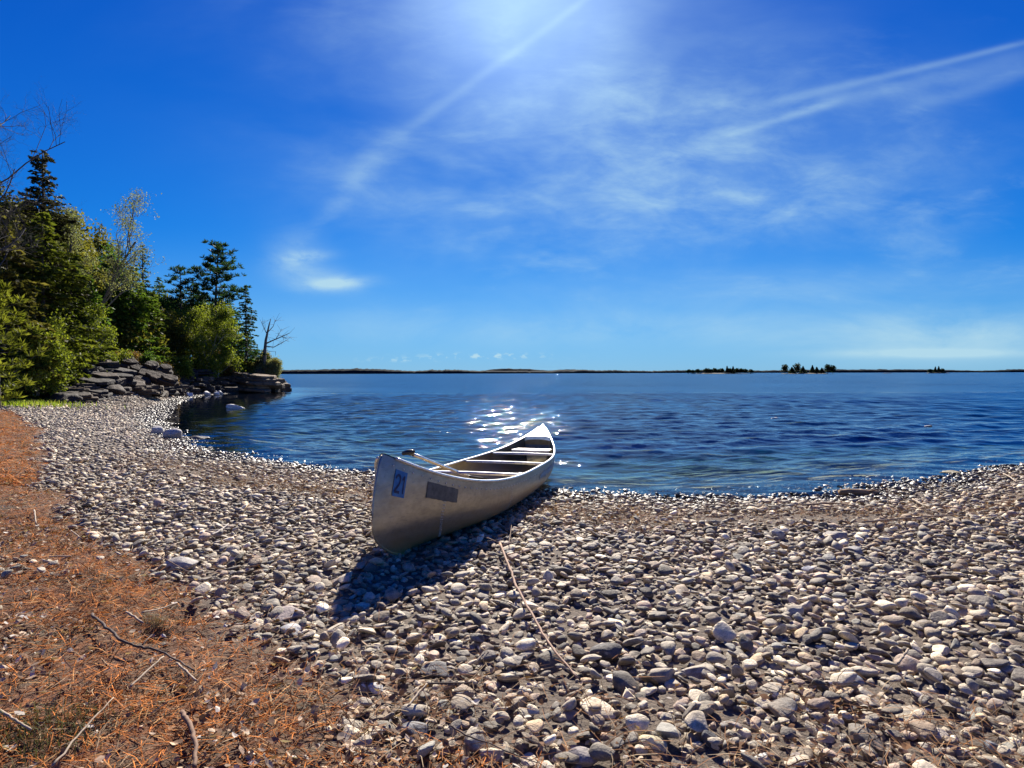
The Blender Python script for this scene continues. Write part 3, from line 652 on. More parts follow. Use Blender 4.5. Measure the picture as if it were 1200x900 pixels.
# grass: dull tuft bottom left, a lit band at the far left, tuft over the hole
def blades(n, cx, cy, rx, ry, ln, wd, colr):
    x = cx+rng.normal(0, rx, n); y = cy+rng.normal(0, ry, n); z = T(x, y); th = rng.uniform(0, 2*PI, n); l = rng.uniform(ln*.4, ln, n)
    out = np.stack([np.cos(th), np.sin(th), np.zeros(n)], 1)*(l*rng.uniform(.2,.9,n))[:, None]; up = np.stack([np.zeros(n), np.zeros(n), l], 1)
    sd = np.stack([-np.sin(th), np.cos(th), np.zeros(n)], 1)*wd/2; p = np.stack([x, y, z], 1)
    V = np.stack([p-sd, p+sd, p+out*.4+up*.6+sd*.7, p+out*.4+up*.6-sd*.7, p+out+up*.8+sd*.1, p+out+up*.8-sd*.1], 1).reshape(-1, 3)
    b = np.arange(n)[:, None]*6; return V, np.concatenate([b+np.array([0,1,2,3]), b+np.array([3,2,4,5])]), np.repeat(colr, 6, 0)
p = at(40, 865); V, Fc, Cc = blades(500, p.x, p.y, .10, .09, .07, .003, pick(500, [(.12,.13,.05),(.22,.19,.09),(.10,.08,.04)], [3,3,2]))
tag(mesh('grass_tuft', V, Fc, M['litter'], smooth=False, col=Cc), 'dull green grass tuft in the needles at bottom left', 'grass', kind='stuff')
p = at(184, 731); V, Fc, Cc = blades(220, p.x, p.y, .035, .025, .06, .002, pick(220, [(.38,.30,.20),(.25,.18,.11)], [3,3]))
tag(mesh('grass_tuft', V, Fc, M['litter'], smooth=False, col=Cc), 'dry straw-coloured grass above the dark hole in the litter', 'grass', kind='stuff')
V, Fc, Cc = blades(7000, -19.6, 20.6, 1.7, .8, .28, .02, pick(7000, [(.16,.24,.02),(.26,.34,.04),(.30,.30,.08)], [3,3,2]))
tag(mesh('shore_grass', V, Fc, M['foliage'], smooth=False, col=Cc), 'bright green grass growing below the trees at the far left', 'grass', kind='stuff')
# ------------------------------------------------------------------ trees
def quads(C, D, W):      # centre, half length vector, half width vector -> leaf-like diamonds
    n = len(C); V = np.stack([C-D, C-D*.1+W, C+D, C+D*.05-W], 1).reshape(-1, 3)
    return V, (np.arange(n)[:, None]*4+np.array([0,1,2,3]))
def rnd_unit(r, n):
    a = r.normal(size=(n, 3)); return a/np.linalg.norm(a, axis=1)[:, None]
def finish(name, base, trunk, C, D, W, cols, bark, label, cat, group, r):
    root = empty(name, base); tag(root, label, cat, group)
    trunk.build('trunk', bark, root)
    if len(C):
        V, Fc = quads(C, D, W); mesh('crown', V, Fc, M['foliage'], root, smooth=False, col=np.repeat(cols, 4, 0))
    return root
def pal(r, n, a, b): 
    t = r.random((n, 1)); return (np.array(a)*(1-t)+np.array(b)*t)*r.uniform(.7, 1.3, (n, 1))
def conifer(base, h, rad, seed, ca, cb, label, group, name='spruce_tree', low=.08, droop=.25, dens=1., gap=.0, pw=.85, leaf=.16, lean=0., top_bias=0):
    r = np.random.default_rng(seed); tr = MB(); tx = lambda z: lean*z*z/h
    tr.tube([(tx(z), 0, z) for z in np.linspace(-.4, h*.98, 9)], np.linspace(h*.017, h*.002, 9), 7)
    C, D, W = [], [], []; z = low*h; g0 = r.uniform(0, 6)
    while z < h*.985:
        t = (z-low*h)/(h*(1-low)); R = rad*((1-t)**pw+.03)*(1+.25*math.sin(z*2.1+g0)); nb = max(5, int(8*dens*(1-.4*t)))
        for k in range(nb):
            if r.random() < gap: continue
            a = r.uniform(0, 2*PI); l = R*r.uniform(.55, 1.18); dv = np.array([math.cos(a), math.sin(a), 0.])
            npt = max(5, int(l/.042*dens)); q = np.sqrt(r.random(npt)); zz = z - droop*l*q**1.3 + (droop*.35)*l*q**4 + r.normal(0,.03,npt)
            sd = np.array([-dv[1], dv[0], 0]); spread = (1-q)*.32*l+.05
            P = np.outer(q*l, dv)+np.outer(r.normal(0, 1, npt)*spread*.6, sd); P[:,2] = zz; P[:,0] += tx(z)
            C.append(P); dd = dv*.8+r.normal(0,.55,(npt,3)); dd[:,2] = -abs(droop)*.9+r.normal(0,.3,npt); dd /= np.linalg.norm(dd, axis=1)[:, None]
            ll = leaf*1.35*r.uniform(.6,1.2,(npt,1)); D.append(dd*ll*.5)
            w = np.cross(dd, rnd_unit(r, npt)); W.append(w*ll*.24)
            if l > .5 and k % 2 == 0: tr.tube([(tx(z),0,z), (tx(z)+dv[0]*l*.8, dv[1]*l*.8, z-droop*l*.7)], [h*.003, h*.001], 4, cap=False)
        z += .17*(1+.6*(1-t))*r.uniform(.7, 1.3)/max(.7, dens)
    C = np.concatenate(C); D = np.concatenate(D); W = np.concatenate(W)
    return finish(name, base, tr, C, D, W, pal(r, len(C), ca, cb), M['bark'], label, 'tree', group, r)
def pine(base, h, rad, seed, ca, cb, label, group, low=.35, lean=0., tuft=.24, nb=34):
    r = np.random.default_rng(seed); tr = MB(); tx = lambda z: lean*z*z/h
    tr.tube([(tx(z), 0, z) for z in np.linspace(-.4, h*.97, 10)], np.linspace(h*.018, h*.003, 10), 7); C, D, W = [], [], []
    for k in range(nb):
        t = (k+r.random())/nb; z = h*(low+(1-low)*t**.9); a = k*2.4+r.uniform(-.5,.5)
        prof = (.45+.55*math.sin(min(1, t*1.5)*PI/1.7))*(1-t)**.55+.06
        l = rad*prof*r.uniform(.6, 1.25); dv = np.array([math.cos(a), math.sin(a), 0]); up = r.uniform(.15,.5)
        pts = [np.array([tx(z),0,z])+dv*l*q+np.array([0,0,l*(up*q**1.8-.05*q)]) for q in (0,.35,.7,1)]
        tr.tube(pts, np.array([1,.7,.45,.2])*h*.0045, 5, cap=False)
        nc = max(4, int(l*6.5))
        for c in range(nc):
            q = r.uniform(.3, 1.08); b = np.array([tx(z),0,z])+dv*l*q+np.array([0,0,l*(up*q**1.8-.05*q)])+r.normal(0, 1, 3)*np.array([.2,.2,.08])*(.4+l*.28)
            m = 22; u = rnd_unit(r, m); u[:,2] = np.abs(u[:,2])*.9+.1; u += dv*.4; u /= np.linalg.norm(u, axis=1)[:, None]
            ll = tuft*r.uniform(.6, 1.2, (m,1)); C.append(b+u*ll*.6); D.append(u*ll*.5); W.append(np.cross(u, rnd_unit(r, m))*ll*.11)
    C = np.concatenate(C); D = np.concatenate(D); W = np.concatenate(W)
    return finish('pine_tree', base, tr, C, D, W, pal(r, len(C), ca, cb), M['bark'], label, 'tree', group, r)
def broad(base, h, spread, seed, ca, cb, label, group, leafn=6, leaf=.11, bark='pale_bark', lean=(0,0), stems=1, name='aspen_tree', depth=4, cat='tree', trunk_r=.016, up=.55, start=.3, wf=.72):
    r = np.random.default_rng(seed); tr = MB(); C = []
    def grow(p, d, l, rad, lev):
        n = 4; P = [p]; cur = p.copy(); dd = d.copy()
        for i in range(n):
            dd = dd+r.normal(0, .10+.05*lev, 3)+np.array([0,0,.05*up]); dd /= np.linalg.norm(dd); cur = cur+dd*l/n; P.append(cur.copy())
        tr.tube(P, np.linspace(rad, rad*.55, n+1), 6 if lev < 2 else 4 if lev < 3 else 3, cap=False)
        if lev >= 2:
            for q in P[1:]: C.append((q, lev))
        if lev >= depth: return
        nk = (9 if lev == 0 else 5 if lev < 3 else 4)
        for k in range(nk):
            t = start+(1-start)*(k+r.random())/nk if lev == 0 else r.uniform(.25, 1.0)
            i = min(int(t*n), n-1); b = P[i]+(P[i+1]-P[i])*(t*n-i)
            a = r.uniform(0, 2*PI); side = np.cross(dd, rnd_unit(r, 1)[0]); side /= np.linalg.norm(side)+1e-6
            nd_ = dd*up+side*(spread if lev == 0 else .75)+np.array([0,0,.15]); nd_ /= np.linalg.norm(nd_)
            grow(b, nd_, l*r.uniform(.38,.62)*(wf*(1.15-.45*t) if lev == 0 else 1), rad*(.5 if lev == 0 else .55)*(1.1-.5*t), lev+1)
    for sidx in range(stems):
        a = r.uniform(0, 6.28); d = np.array([lean[0], lean[1], 1.])+(np.array([math.cos(a), math.sin(a), 0])*.28 if stems > 1 else 0); d /= np.linalg.norm(d)
        grow(np.array([0,0,-.3])+(np.array([math.cos(a), math.sin(a), 0])*.12 if stems > 1 else 0), d, h*.86*r.uniform(.8,1) if stems > 1 else h*.86, h*trunk_r, 0)
    if leafn and C:
        P = np.repeat(np.array([c[0] for c in C]), leafn, 0); n = len(P)
        if n > 16000: P = P[r.choice(n, 16000, replace=False)]; n = len(P)
        P = P+r.normal(0, leaf*1.1, (n, 3)); u = rnd_unit(r, n); D = u*leaf*.5*r.uniform(.5,1.2,(n,1)); W = np.cross(u, rnd_unit(r, n))*leaf*.36
    else: P = np.zeros((0,3)); D = W = P; n = 0
    return finish(name, base, tr, P, D, W, pal(r, n, ca, cb) if n else None, M[bark], label, cat, group, r)
def tb(px, pytop, D):    # base point and height of a tree whose top shows at (px, pytop) when it stands D metres away
    x = (px-600)/F*D; z = T1(x, D); return (x, D, z-.05), CAMZ+(437-pytop)/F*D-z
DG = ((.012,.032,.014),(.03,.062,.022)); MG = ((.04,.085,.014),(.095,.16,.03)); YG = ((.09,.125,.016),(.22,.25,.035)); OL = ((.08,.085,.016),(.19,.175,.035)); SG = ((.12,.14,.06),(.24,.26,.13))
# front, named trees -------------------------------------------------------
b, h = tb(289, 331, 46); conifer(b, h, 1.55, 1, *DG, 'dark narrow spruce at the tip of the point beside the dead snag', 'trees on the wooded point', low=.02, dens=1.2, pw=.8)
b, h = tb(272, 366, 44.5); conifer(b, h, 1.5, 12, *MG, 'small mid green spruce tucked left of the dark narrow spruce', None, low=.02, dens=1.1)
b, h = tb(252, 285, 48); pine(b, h, 2.9, 2, *DG, 'tall open white pine rising above the middle of the point', None, low=.35, lean=.04, nb=44, tuft=.34)
b, h = tb(213, 314, 45); pine(b, h, 2.1, 3, *DG, 'smaller dark pine standing left of the tall white pine', None, low=.3, nb=36, tuft=.3)
b, h = tb(231, 338, 42); broad(b, h, .5, 4, *YG, 'yellow-green budding birch above the dark rocks of the point', None, leafn=2, leaf=.13, stems=2, name='birch_tree', trunk_r=.01)
b, h = tb(205, 362, 41); broad(b, h, .7, 5, *OL, 'olive budding birch left of the yellow-green one', None, leafn=2, leaf=.13, stems=3, name='birch_tree', trunk_r=.01)
b, h = tb(256, 385, 42.5); broad(b, h, .75, 6, *YG, 'low yellow-green sapling between birch and dark spruce', None, leafn=2, leaf=.12, stems=3, name='birch_tree', trunk_r=.01)
b, h = tb(169, 284, 42); conifer(b, h, 1.5, 7, *DG, 'slim dark spruce whose tip rises behind the green cedars', None, low=.05, dens=1., pw=.75)
b, h = tb(133, 296, 34); conifer(b, h, 1.5, 8, *MG, 'dense green cedar with a pointed top behind the slabs', None, name='cedar_tree', low=.02, droop=.15, dens=1.3, pw=.6, leaf=.2)
b, h = tb(157, 308, 35); conifer(b, h, 1.7, 9, *((.05,.10,.014),(.13,.19,.03)), 'broad bright green cedar right of the pointed one', None, name='cedar_tree', low=.02, droop=.12, dens=1.3, pw=.55, leaf=.2)
b, h = tb(180, 338, 37); conifer(b, h, 1.3, 10, *((.05,.08,.012),(.11,.14,.025)), 'short yellowish cedar at the right of the cedar clump', None, name='cedar_tree', low=.02, droop=.12, dens=1.2, pw=.6, leaf=.2)
b, h = tb(104, 318, 31); conifer(b, h, 1.5, 11, *MG, 'green cedar to the left of the pointed one', None, name='cedar_tree', low=.02, droop=.15, dens=1.2, pw=.6, leaf=.2)
b, h = tb(54, 172, 27); conifer(b, h, 1.5, 13, *((.015,.02,.010),(.04,.038,.018)), 'tall dark ragged spruce towering over the left of the wood', None, low=.25, droop=.12, dens=1.5, gap=.15, pw=.5, leaf=.14)
b, h = tb(96, 235, 30); broad(b, h*1.02, .35, 14, *SG, 'leaning pale aspen coming into bud against the blue sky', None, leafn=1, leaf=.08, lean=(.42,0), name='aspen_tree', bark='dead_wood', trunk_r=.009, start=.4, up=.8, wf=.6)
b, h = tb(62, 232, 29); broad(b, h*.95, .33, 15, *SG, 'upright pale budding aspen left of the leaning one', None, leafn=1, leaf=.085, lean=(.2,0), name='aspen_tree', bark='dead_wood', trunk_r=.009, start=.4, up=.9, wf=.55)
b, h = tb(-75, 105, 20); broad(b, h*1.0, .8, 16, *OL, 'bare purple-grey tree with fine twigs at the upper left edge', None, leafn=0, lean=(.12,0), name='bare_tree', bark='bark', trunk_r=.007, start=.35, up=.7, depth=5)
b, h = tb(18, 205, 25); broad(b, h, .6, 17, *OL, 'olive-brown leafy tree at the left below the bare twigs', None, leafn=6, leaf=.17, name='birch_tree', bark='bark', trunk_r=.012, start=.15)
b, h = tb(52, 245, 25); conifer(b, h, 2.3, 18, *((.05,.07,.010),(.13,.145,.022)), 'wide yellow-green hemlock in front of the tall ragged spruce', None, name='hemlock_tree', low=.02, droop=.3, dens=1.2, pw=.6, leaf=.24)
b, h = tb(10, 262, 22.5); conifer(b, h, 2.1, 19, *((.05,.055,.012),(.12,.105,.03)), 'wide dark olive hemlock at the left edge of the picture', None, name='hemlock_tree', low=.03, droop=.3, dens=1.2, pw=.6, leaf=.22)
b, h = tb(-2, 335, 19.5); pine(b, h, 1.3, 20, *((.08,.10,.012),(.17,.18,.03)), 'young bright yellow-green pine at the left edge near the grass', None, low=.05, nb=30, tuft=.26)
b, h = tb(84, 300, 27.5); conifer(b, h, 1.5, 21, *((.045,.07,.012),(.10,.12,.025)), 'mid-height green hemlock behind the young trees on the bank', None, name='hemlock_tree', low=.02, droop=.2, dens=1.2, pw=.65, leaf=.2)
b, h = tb(36, 372, 23); broad(b, h, .6, 31, *YG, 'yellow-green leafy sapling in front of the hemlocks at the left', None, leafn=2, leaf=.11, stems=3, name='birch_tree', trunk_r=.010)
b, h = tb(88, 330, 27); broad(b, h, .6, 32, *YG, 'tall yellow-green birch behind the slabs at the left', None, leafn=2, leaf=.11, stems=3, name='birch_tree', trunk_r=.010)
b, h = tb(66, 365, 24.5); broad(b, h, .6, 22, *YG, 'yellow-green sapling with several stems above the slabs', None, leafn=2, leaf=.11, stems=3, name='birch_tree', trunk_r=.010)
b, h = tb(110, 385, 29.5); broad(b, h, .75, 23, *YG, 'bright budding sapling growing from the slanting slabs', None, leafn=2, leaf=.11, stems=3, name='birch_tree', trunk_r=.010)
b, h = tb(196, 344, 50); broad(b, h, .6, 24, *OL, 'bare brown tree in the gap between cedars and birches', None, leafn=0, name='bare_tree', bark='dead_wood', trunk_r=.012)
b, h = tb(308, 405, 46); broad(b, h, .6, 25, *((.14,.13,.05),(.26,.24,.10)), 'tiny dry leafy sapling at the base of the dead snag', None, leafn=4, leaf=.10, stems=2, name='sapling', bark='dead_wood', trunk_r=.012)
b, h = tb(322, 408, 46.2); broad(b, h, .6, 26, *((.14,.16,.08),(.22,.24,.12)), 'thin pale sapling on the last rock of the point', None, leafn=2, leaf=.09, stems=2, name='sapling', bark='dead_wood', trunk_r=.010)
b, h = tb(148, 300, 38); conifer(b, h, 1.5, 71, *MG, 'mid green spruce showing between the two tall cedars', None, low=.02, dens=1.1, pw=.7)
b, h = tb(188, 322, 46); conifer(b, h, 1.8, 72, *MG, 'mid green spruce in the dip between cedars and pines', None, low=.02, dens=1.1, pw=.65)
b, h = tb(228, 322, 50); conifer(b, h, 1.9, 73, *DG, 'broad dark spruce standing between the two pines', None, low=.02, dens=1.1, pw=.65)
b, h = tb(270, 338, 49); conifer(b, h, 1.8, 74, *MG, 'green spruce between the white pine and the dark narrow spruce', None, low=.02, dens=1.1, pw=.7)
# dead snag
b, h = tb(311, 374, 46); root = empty('dead_tree', b); tag(root, 'dead leafless snag leaning over the water at the end of the point', 'tree'); m = MB()
k = 46/F
def sp(px, py, dy=0): return np.array([(px-600)/F*46-b[0], dy, CAMZ+(437-py)*k-b[2]])
m.tube([sp(310,440), sp(310,415,.05), sp(312,398), sp(316,380), sp(318,373)], [.16,.13,.10,.05,.02], 7)
br = [([sp(312,402), sp(319,398,.2), sp(328,394,.3), sp(338,389,.4)], .06), ([sp(312,405), sp(320,406,.2), sp(330,402,-.1), sp(336,398)], .045), ([sp(314,392), sp(309,384,.2), sp(305,375,.2)], .04),
      ([sp(315,388), sp(322,382,-.2), sp(325,375,-.3)], .035), ([sp(322,397,.2), sp(326,391,.2), sp(329,384,.3)], .025), ([sp(329,394,.3), sp(334,395,.2), sp(337,397,.2)], .02), ([sp(311,410), sp(317,411), sp(322,411,.2)], .025), ([sp(322,411,.2), sp(322,416,.2)], .02)]
for P, R in br: m.tube(P, np.linspace(R, R*.35, len(P)), 5)
m.build('trunk', M['dead_wood'], root)
tw = MB(); r = np.random.default_rng(4)
for P, R in br[:6]:
    for q in range(9):
        i = r.integers(0, len(P)-1); p0 = P[i]+(P[i+1]-P[i])*r.random(); d = r.normal(size=3)*.35+np.array([.1,0,.12]); tw.tube([p0, p0+d*.6, p0+d], [.012,.009,.004], 3, cap=False)
tw.build('twigs', M['dead_wood'], root)
# rows behind close the wood ------------------------------------------------
rr = random.Random(21); sky_px = [0,30,60,90,120,150,175,200,225,250,275,300]; sky_py = [235,215,235,290,315,320,330,335,330,325,360,395]
n = 0
for row, (D0, D1) in enumerate([(30,37),(36,42),(46,52)]):
    for px in range(-60 if row < 2 else 120, 300 if row == 2 else 190, 21 if row < 2 else 15):
        p_ = px+rr.uniform(-6,6); D = np.interp(px, [0, 190], [D0, D1])+rr.uniform(-1,1.5) if row < 2 else rr.uniform(D0, D1)+ (3 if px > 240 else 0)
        if T1((p_-600)/F*D, D) < .3: continue
        top = float(np.interp(px, sky_px, sky_py))+rr.uniform(0, 38)
        b, h = tb(p_, top, D); n += 1; u = rr.random()
        if u < .55: conifer(b, h, rr.uniform(1.5,2.1), 200+n, *(DG if rr.random() < .6 else MG), 'dark spruce filling the wood behind the front trees', 'dark spruces deeper in the wood', low=.02, dens=.95, leaf=.24, pw=.65)
        else: broad(b, h, .7, 200+n, *(OL if rr.random() < .6 else MG), 'olive brushy tree filling the wood behind the front trees', 'brushy trees deeper in the wood', leafn=5, leaf=.2, stems=2, name='birch_tree', bark='bark', trunk_r=.01)
# bushes at the edge of the bank
for i in range(54):
    px = rr.uniform(8, 300); D = float(np.interp(px, [0,110,190,230,270,300], [21,29,35,40.5,44.5,46]))+rr.uniform(0,2.0); x = (px-600)/F*D; z = T1(x, D)
    if z < .35: continue
    hh = rr.uniform(.9, 2.0); c = [OL, YG, ((.10,.06,.025),(.22,.14,.05)), MG][i % 4]; nm = ['olive', 'yellow-green', 'rusty brown', 'green'][i % 4]
    broad((x, D, z-.05), hh, .9, 400+i, *c, f'low {nm} bush on the rocky bank under the trees', f'low {nm} bushes on the bank', leafn=3, leaf=.10, stems=4, name='bush', bark='bark', trunk_r=.012, depth=3, cat='bush', start=.1)
# ------------------------------------------------------------------ canoe
CL = 5.24; HW = .455
canoe = empty('canoe'); NEARP = Vector((-.765, 3.43, .215)); FARP = Vector((.44, 8.53, -.05))
ax = (FARP-NEARP).normalized(); yv = Vector((0,0,1)).cross(ax).normalized(); zv = ax.cross(yv)
ROLLC = math.radians(0)
Mx = Matrix((ax, yv, zv)).transposed() @ Matrix.Rotation(ROLLC, 3, 'X')
CM = Matrix.Translation((NEARP+FARP)/2) @ Mx.to_4x4(); canoe.matrix_world = CM
tag(canoe, 'weathered silver aluminium canoe numbered 21, pulled up half out of the lake', 'canoe')
def csec(u):
    a = abs(u); w = HW*(1-a**(2.9 if u < 0 else 2.5))**(.88 if u < 0 else 1.02) if a < 1 else 0; w = max(w, .004); h = .345+.325*a**3.6
    return w, h
def csurf(u, v, off=0.):
    w, h = csec(u); a = abs(u); n = 2.9-1.0*sm(np.array((a-.45)/.55)).item()
    t = v*PI/2; y = w*math.sin(t)**(2/n) if v > 0 else 0; z0 = .02*a**2 ; z = z0+(h-z0)*(1-max(math.cos(t), 0)**(2/n))
    zz = z/.67; xe = CL/2+.11-(.11*((zz-.42)/.58)**2 if zz > .42 else .44*((.42-zz)/.42)**2.1)
    e = 1-.02*(z/h)**3*(1-a)
    return np.array([u*xe, y*e+ (off if v > .02 else 0), z])
def cpt(u, v, side=-1, off=0.):
    p = csurf(u, v); d = 1e-3
    pu = csurf(min(u+d, 1), v)-csurf(u-d, v); pv = csurf(u, min(v+d, 1))-csurf(u, v-d if v > d else v)
    n = np.cross(pu, pv); n /= np.linalg.norm(n)+1e-12
    if n[1] < 0: n = -n
    p = p+n*off; return np.array([p[0], p[1]*(-side) if side < 0 else p[1], p[2]]) if False else np.array([p[0], p[1]*side, p[2]])
us = np.concatenate([-1+.15*(np.linspace(0,1,12)**1.5), np.linspace(-.84,.84,61), 1-.15*(np.linspace(1,0,12)**1.5)]); vs = np.linspace(0, 1, 25)**.9
def shell(name, mat, inset):
    V = []; 
    for u in us:
        row = [csurf(u, v) for v in vs[::-1]]+[csurf(u, v)*np.array([1,-1,1]) for v in vs[1:]]
        row = np.array(row)
        if inset:
            c = np.array([0, 0, csec(u)[1]*.6]); w = csec(u)[0]; row[:,1] *= max(0, 1-inset/max(w, .02)); row[:,2] += inset*(1-row[:,2]/csec(u)[1]); row[:,0] *= .997
        V.append(row)
    m_ = len(V[0]); V = np.concatenate(V); i = np.arange(len(us)*m_).reshape(len(us), m_)
    return V, np.stack([i[:-1,:-1], i[:-1,1:], i[1:,1:], i[1:,:-1]], -1).reshape(-1, 4), m_
V, Fq, m_ = shell('hull', None, 0)
# pressed-in ribs: shallow dents, plus hull sheet dings
dn = (np.vectorize(lambda a: a)(fbm(V[:,0]*3+9, V[:,2]*6+V[:,1], 81))-.5)*.006
V[:,1] += np.sign(V[:,1])*dn*np.clip(np.abs(V[:,1])/.1, 0, 1)
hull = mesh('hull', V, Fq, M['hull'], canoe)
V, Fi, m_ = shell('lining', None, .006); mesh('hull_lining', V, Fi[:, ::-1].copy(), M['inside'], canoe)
for sd in (-1, 1):
    m = MB(); P = np.array([csurf(u, 1)*np.array([1, sd, 1]) for u in us[4:-5]]); P[:,2] += .004; m.tube(P, .0135, 8, flat=.75)
    m.build('gunwale', M['alu'], canoe)
# stem bands and keel
for e in (-1, 1):
    m = MB(); P = [csurf(e*.999, v)+np.array([e*.004,0,0]) for v in np.linspace(.99, .0, 16)]
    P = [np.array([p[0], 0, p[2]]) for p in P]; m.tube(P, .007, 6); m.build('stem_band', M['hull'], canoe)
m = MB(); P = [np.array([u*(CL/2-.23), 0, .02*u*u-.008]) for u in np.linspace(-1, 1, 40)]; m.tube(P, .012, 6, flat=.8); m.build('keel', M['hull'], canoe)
# decks
def deck(e, u0):
    m = MB(); q = np.linspace(u0, .992, 12); V = []; 
    for u in q:
        p = csurf(u*e, 1); w = p[1]
        for k in np.linspace(-1, 1, 7): V.append((p[0], w*k, p[2]+.006+.022*(1-k*k)*min(1, w/.12)))
    i = np.arange(12*7).reshape(12, 7); Fc = np.stack([i[:-1,:-1], i[:-1,1:], i[1:,1:], i[1:,:-1]], -1).reshape(-1, 4)
    m.add(V, Fc); n = 7
    for k in range(6): m.add([V[k], V[k+1], (V[k+1][0], V[k+1][1], V[k+1][2]-.05), (V[k][0], V[k][1], V[k][2]-.05)], [(0,1,2,3)])
    m.build('deck_plate', M['alu'], canoe)
deck(-1, .82); deck(1, .81)
for e in (-1, 1):    # bulkhead of the float tank under each deck
    u = e*.812; V = [csurf(u, v)*np.array([1,1,1]) for v in np.linspace(1,0,10)]+[csurf(u, v)*np.array([1,-1,1]) for v in np.linspace(0,1,10)[1:]]
    V = np.array(V); V[:,1] *= .98; V[:,2] = V[:,2]*.985+.006; m = MB(); m.add(V, [tuple(range(len(V)))]); m.build('float_tank', M['inside'], canoe, smooth=False)
# thwarts
def thwart(u, wd=.022, name='thwart', drop=.012):
    p = csurf(u, 1); w = p[1]-.012; m = MB(); z = p[2]-drop
    V = []
    for y in np.linspace(-w, w, 9):
        a = .006*math.cos(y/w*PI/2)
        for dx_, dz in ((-wd,-.010),(-wd,.004),(-wd*.6,.010+a),(wd*.6,.010+a),(wd,.004),(wd,-.010)): V.append((p[0]+dx_, y, z+dz))
    Fc = [(i*6+j, i*6+(j+1) % 6, (i+1)*6+(j+1) % 6, (i+1)*6+j) for i in range(8) for j in range(6)]+[(0,1,2,3,4,5), tuple(48+j for j in (5,4,3,2,1,0))]
    m.add(V, Fc); m.build(name, M['alu'], canoe, smooth=False)
for u in (-.25, .13, .46): thwart(u)
def seat(u, L_, dz=.075):
    p = csurf(u, 1); w = p[1]*.93; m = MB(); z = p[2]-dz; x0, x1 = p[0]-L_/2, p[0]+L_/2
    w0 = min(csurf(x0/(CL/2), .86)[1], csurf(x1/(CL/2), .86)[1])
    V = []
    prof = [(x0,-.03),(x0,-.004),(x0+.015,.004),(x0+.06,0),(x1-.06,0),(x1-.015,.004),(x1,-.004),(x1,-.03)]
    for y in np.linspace(-w0, w0, 5):
        for a, b_ in prof: V.append((a, y, z+b_))
    n = len(prof); m.add(V, [(i*n+j, i*n+j+1, (i+1)*n+j+1, (i+1)*n+j) for i in range(4) for j in range(n-1)])
    s_ = m.build('seat', M['alu'], canoe, smooth=False); return s_
seat(.66, .2, .05); seat(-.60, .24)
# lettering and patches, laid on the hull skin
def patch(name, mat, u0, u1, v0, v1, off, parent, nu=14, nv=8, ragged=0., side=-1):
    r = np.random.default_rng(3); V = []
    for a in np.linspace(0, 1, nu):
        for b_ in np.linspace(0, 1, nv):
            e = ragged*(r.random()-.5) if (a in (0, 1) or b_ in (0, 1)) else 0
            V.append(cpt(u0+(u1-u0)*a+e*.02, v0+(v1-v0)*b_+e*.05, side, off))
    i = np.arange(nu*nv).reshape(nu, nv); Fc = np.stack([i[:-1,:-1], i[:-1,1:], i[1:,1:], i[1:,:-1]], -1).reshape(-1, 4)
    return mesh(name, V, Fc, mat, parent)
NU = (-.962, -.930); NV = (.775, .94)
plate = patch('number_sticker', M['bluepatch'], *NU, *NV, .0035, canoe); plate['label'] = 'faded blue sticker with the number 21'
def digit(strokes, a0, a1):
    m = MB()
    for pts in strokes:
        for (xa, ya), (xb, yb) in zip(pts[:-1], pts[1:]):
            d = np.array([xb-xa, (yb-ya)*1.6]); l = np.linalg.norm(d); nx, ny = -d[1]/l*.13, d[0]/l*.13/1.6; K = 6; V = []
            for t in np.linspace(-.03, 1.03, K):
                for sg in (-1, 1):
                    x, y = xa+(xb-xa)*t+nx*sg, ya+(yb-ya)*t+ny*sg; V.append(cpt(NU[0]+(NU[1]-NU[0])*(a0+(a1-a0)*x), NV[0]+(NV[1]-NV[0])*(.16+.66*y), -1, .0064))
            m.add(V, [(2*i, 2*i+2, 2*i+3, 2*i+1) for i in range(K-1)])
    m.build('digit', M['navy'], plate, smooth=False)
digit([[(.08,.78),(.22,.95),(.55,1.),(.85,.88),(.9,.68),(.7,.45),(.3,.2),(.08,.03),(.95,.03)]], .08, .52)
digit([[(.2,.78),(.62,1.0)],[(.62,1.0),(.62,.0)]], .58, .92)
tp = patch('tape_patch', M['tape'], -.865, -.75, .815, .935, .004, canoe, ragged=.12); tp['label'] = 'dark grey tape patch covering old lettering'
patch('paint_scuff', M['scuff'], .0, .42, .86, .93, .003, canoe, nu=26, ragged=1.6)
# rivet rows under the gunwale are part of the hull's trim
m = MB()
for sd in (-1,):
    for u in np.linspace(-.97,.97,70):
        p = cpt(u, .955, sd, .001); m.box(p, (.0045,.003,.0045))
for u in (-.80, -.795, -.4, 0, .4, .8):
    for v in np.linspace(.3, .93, 22): m.box(cpt(u, v, -1, .0008), (.003,.002,.003))
m.build('rivets', M['alu'], canoe)
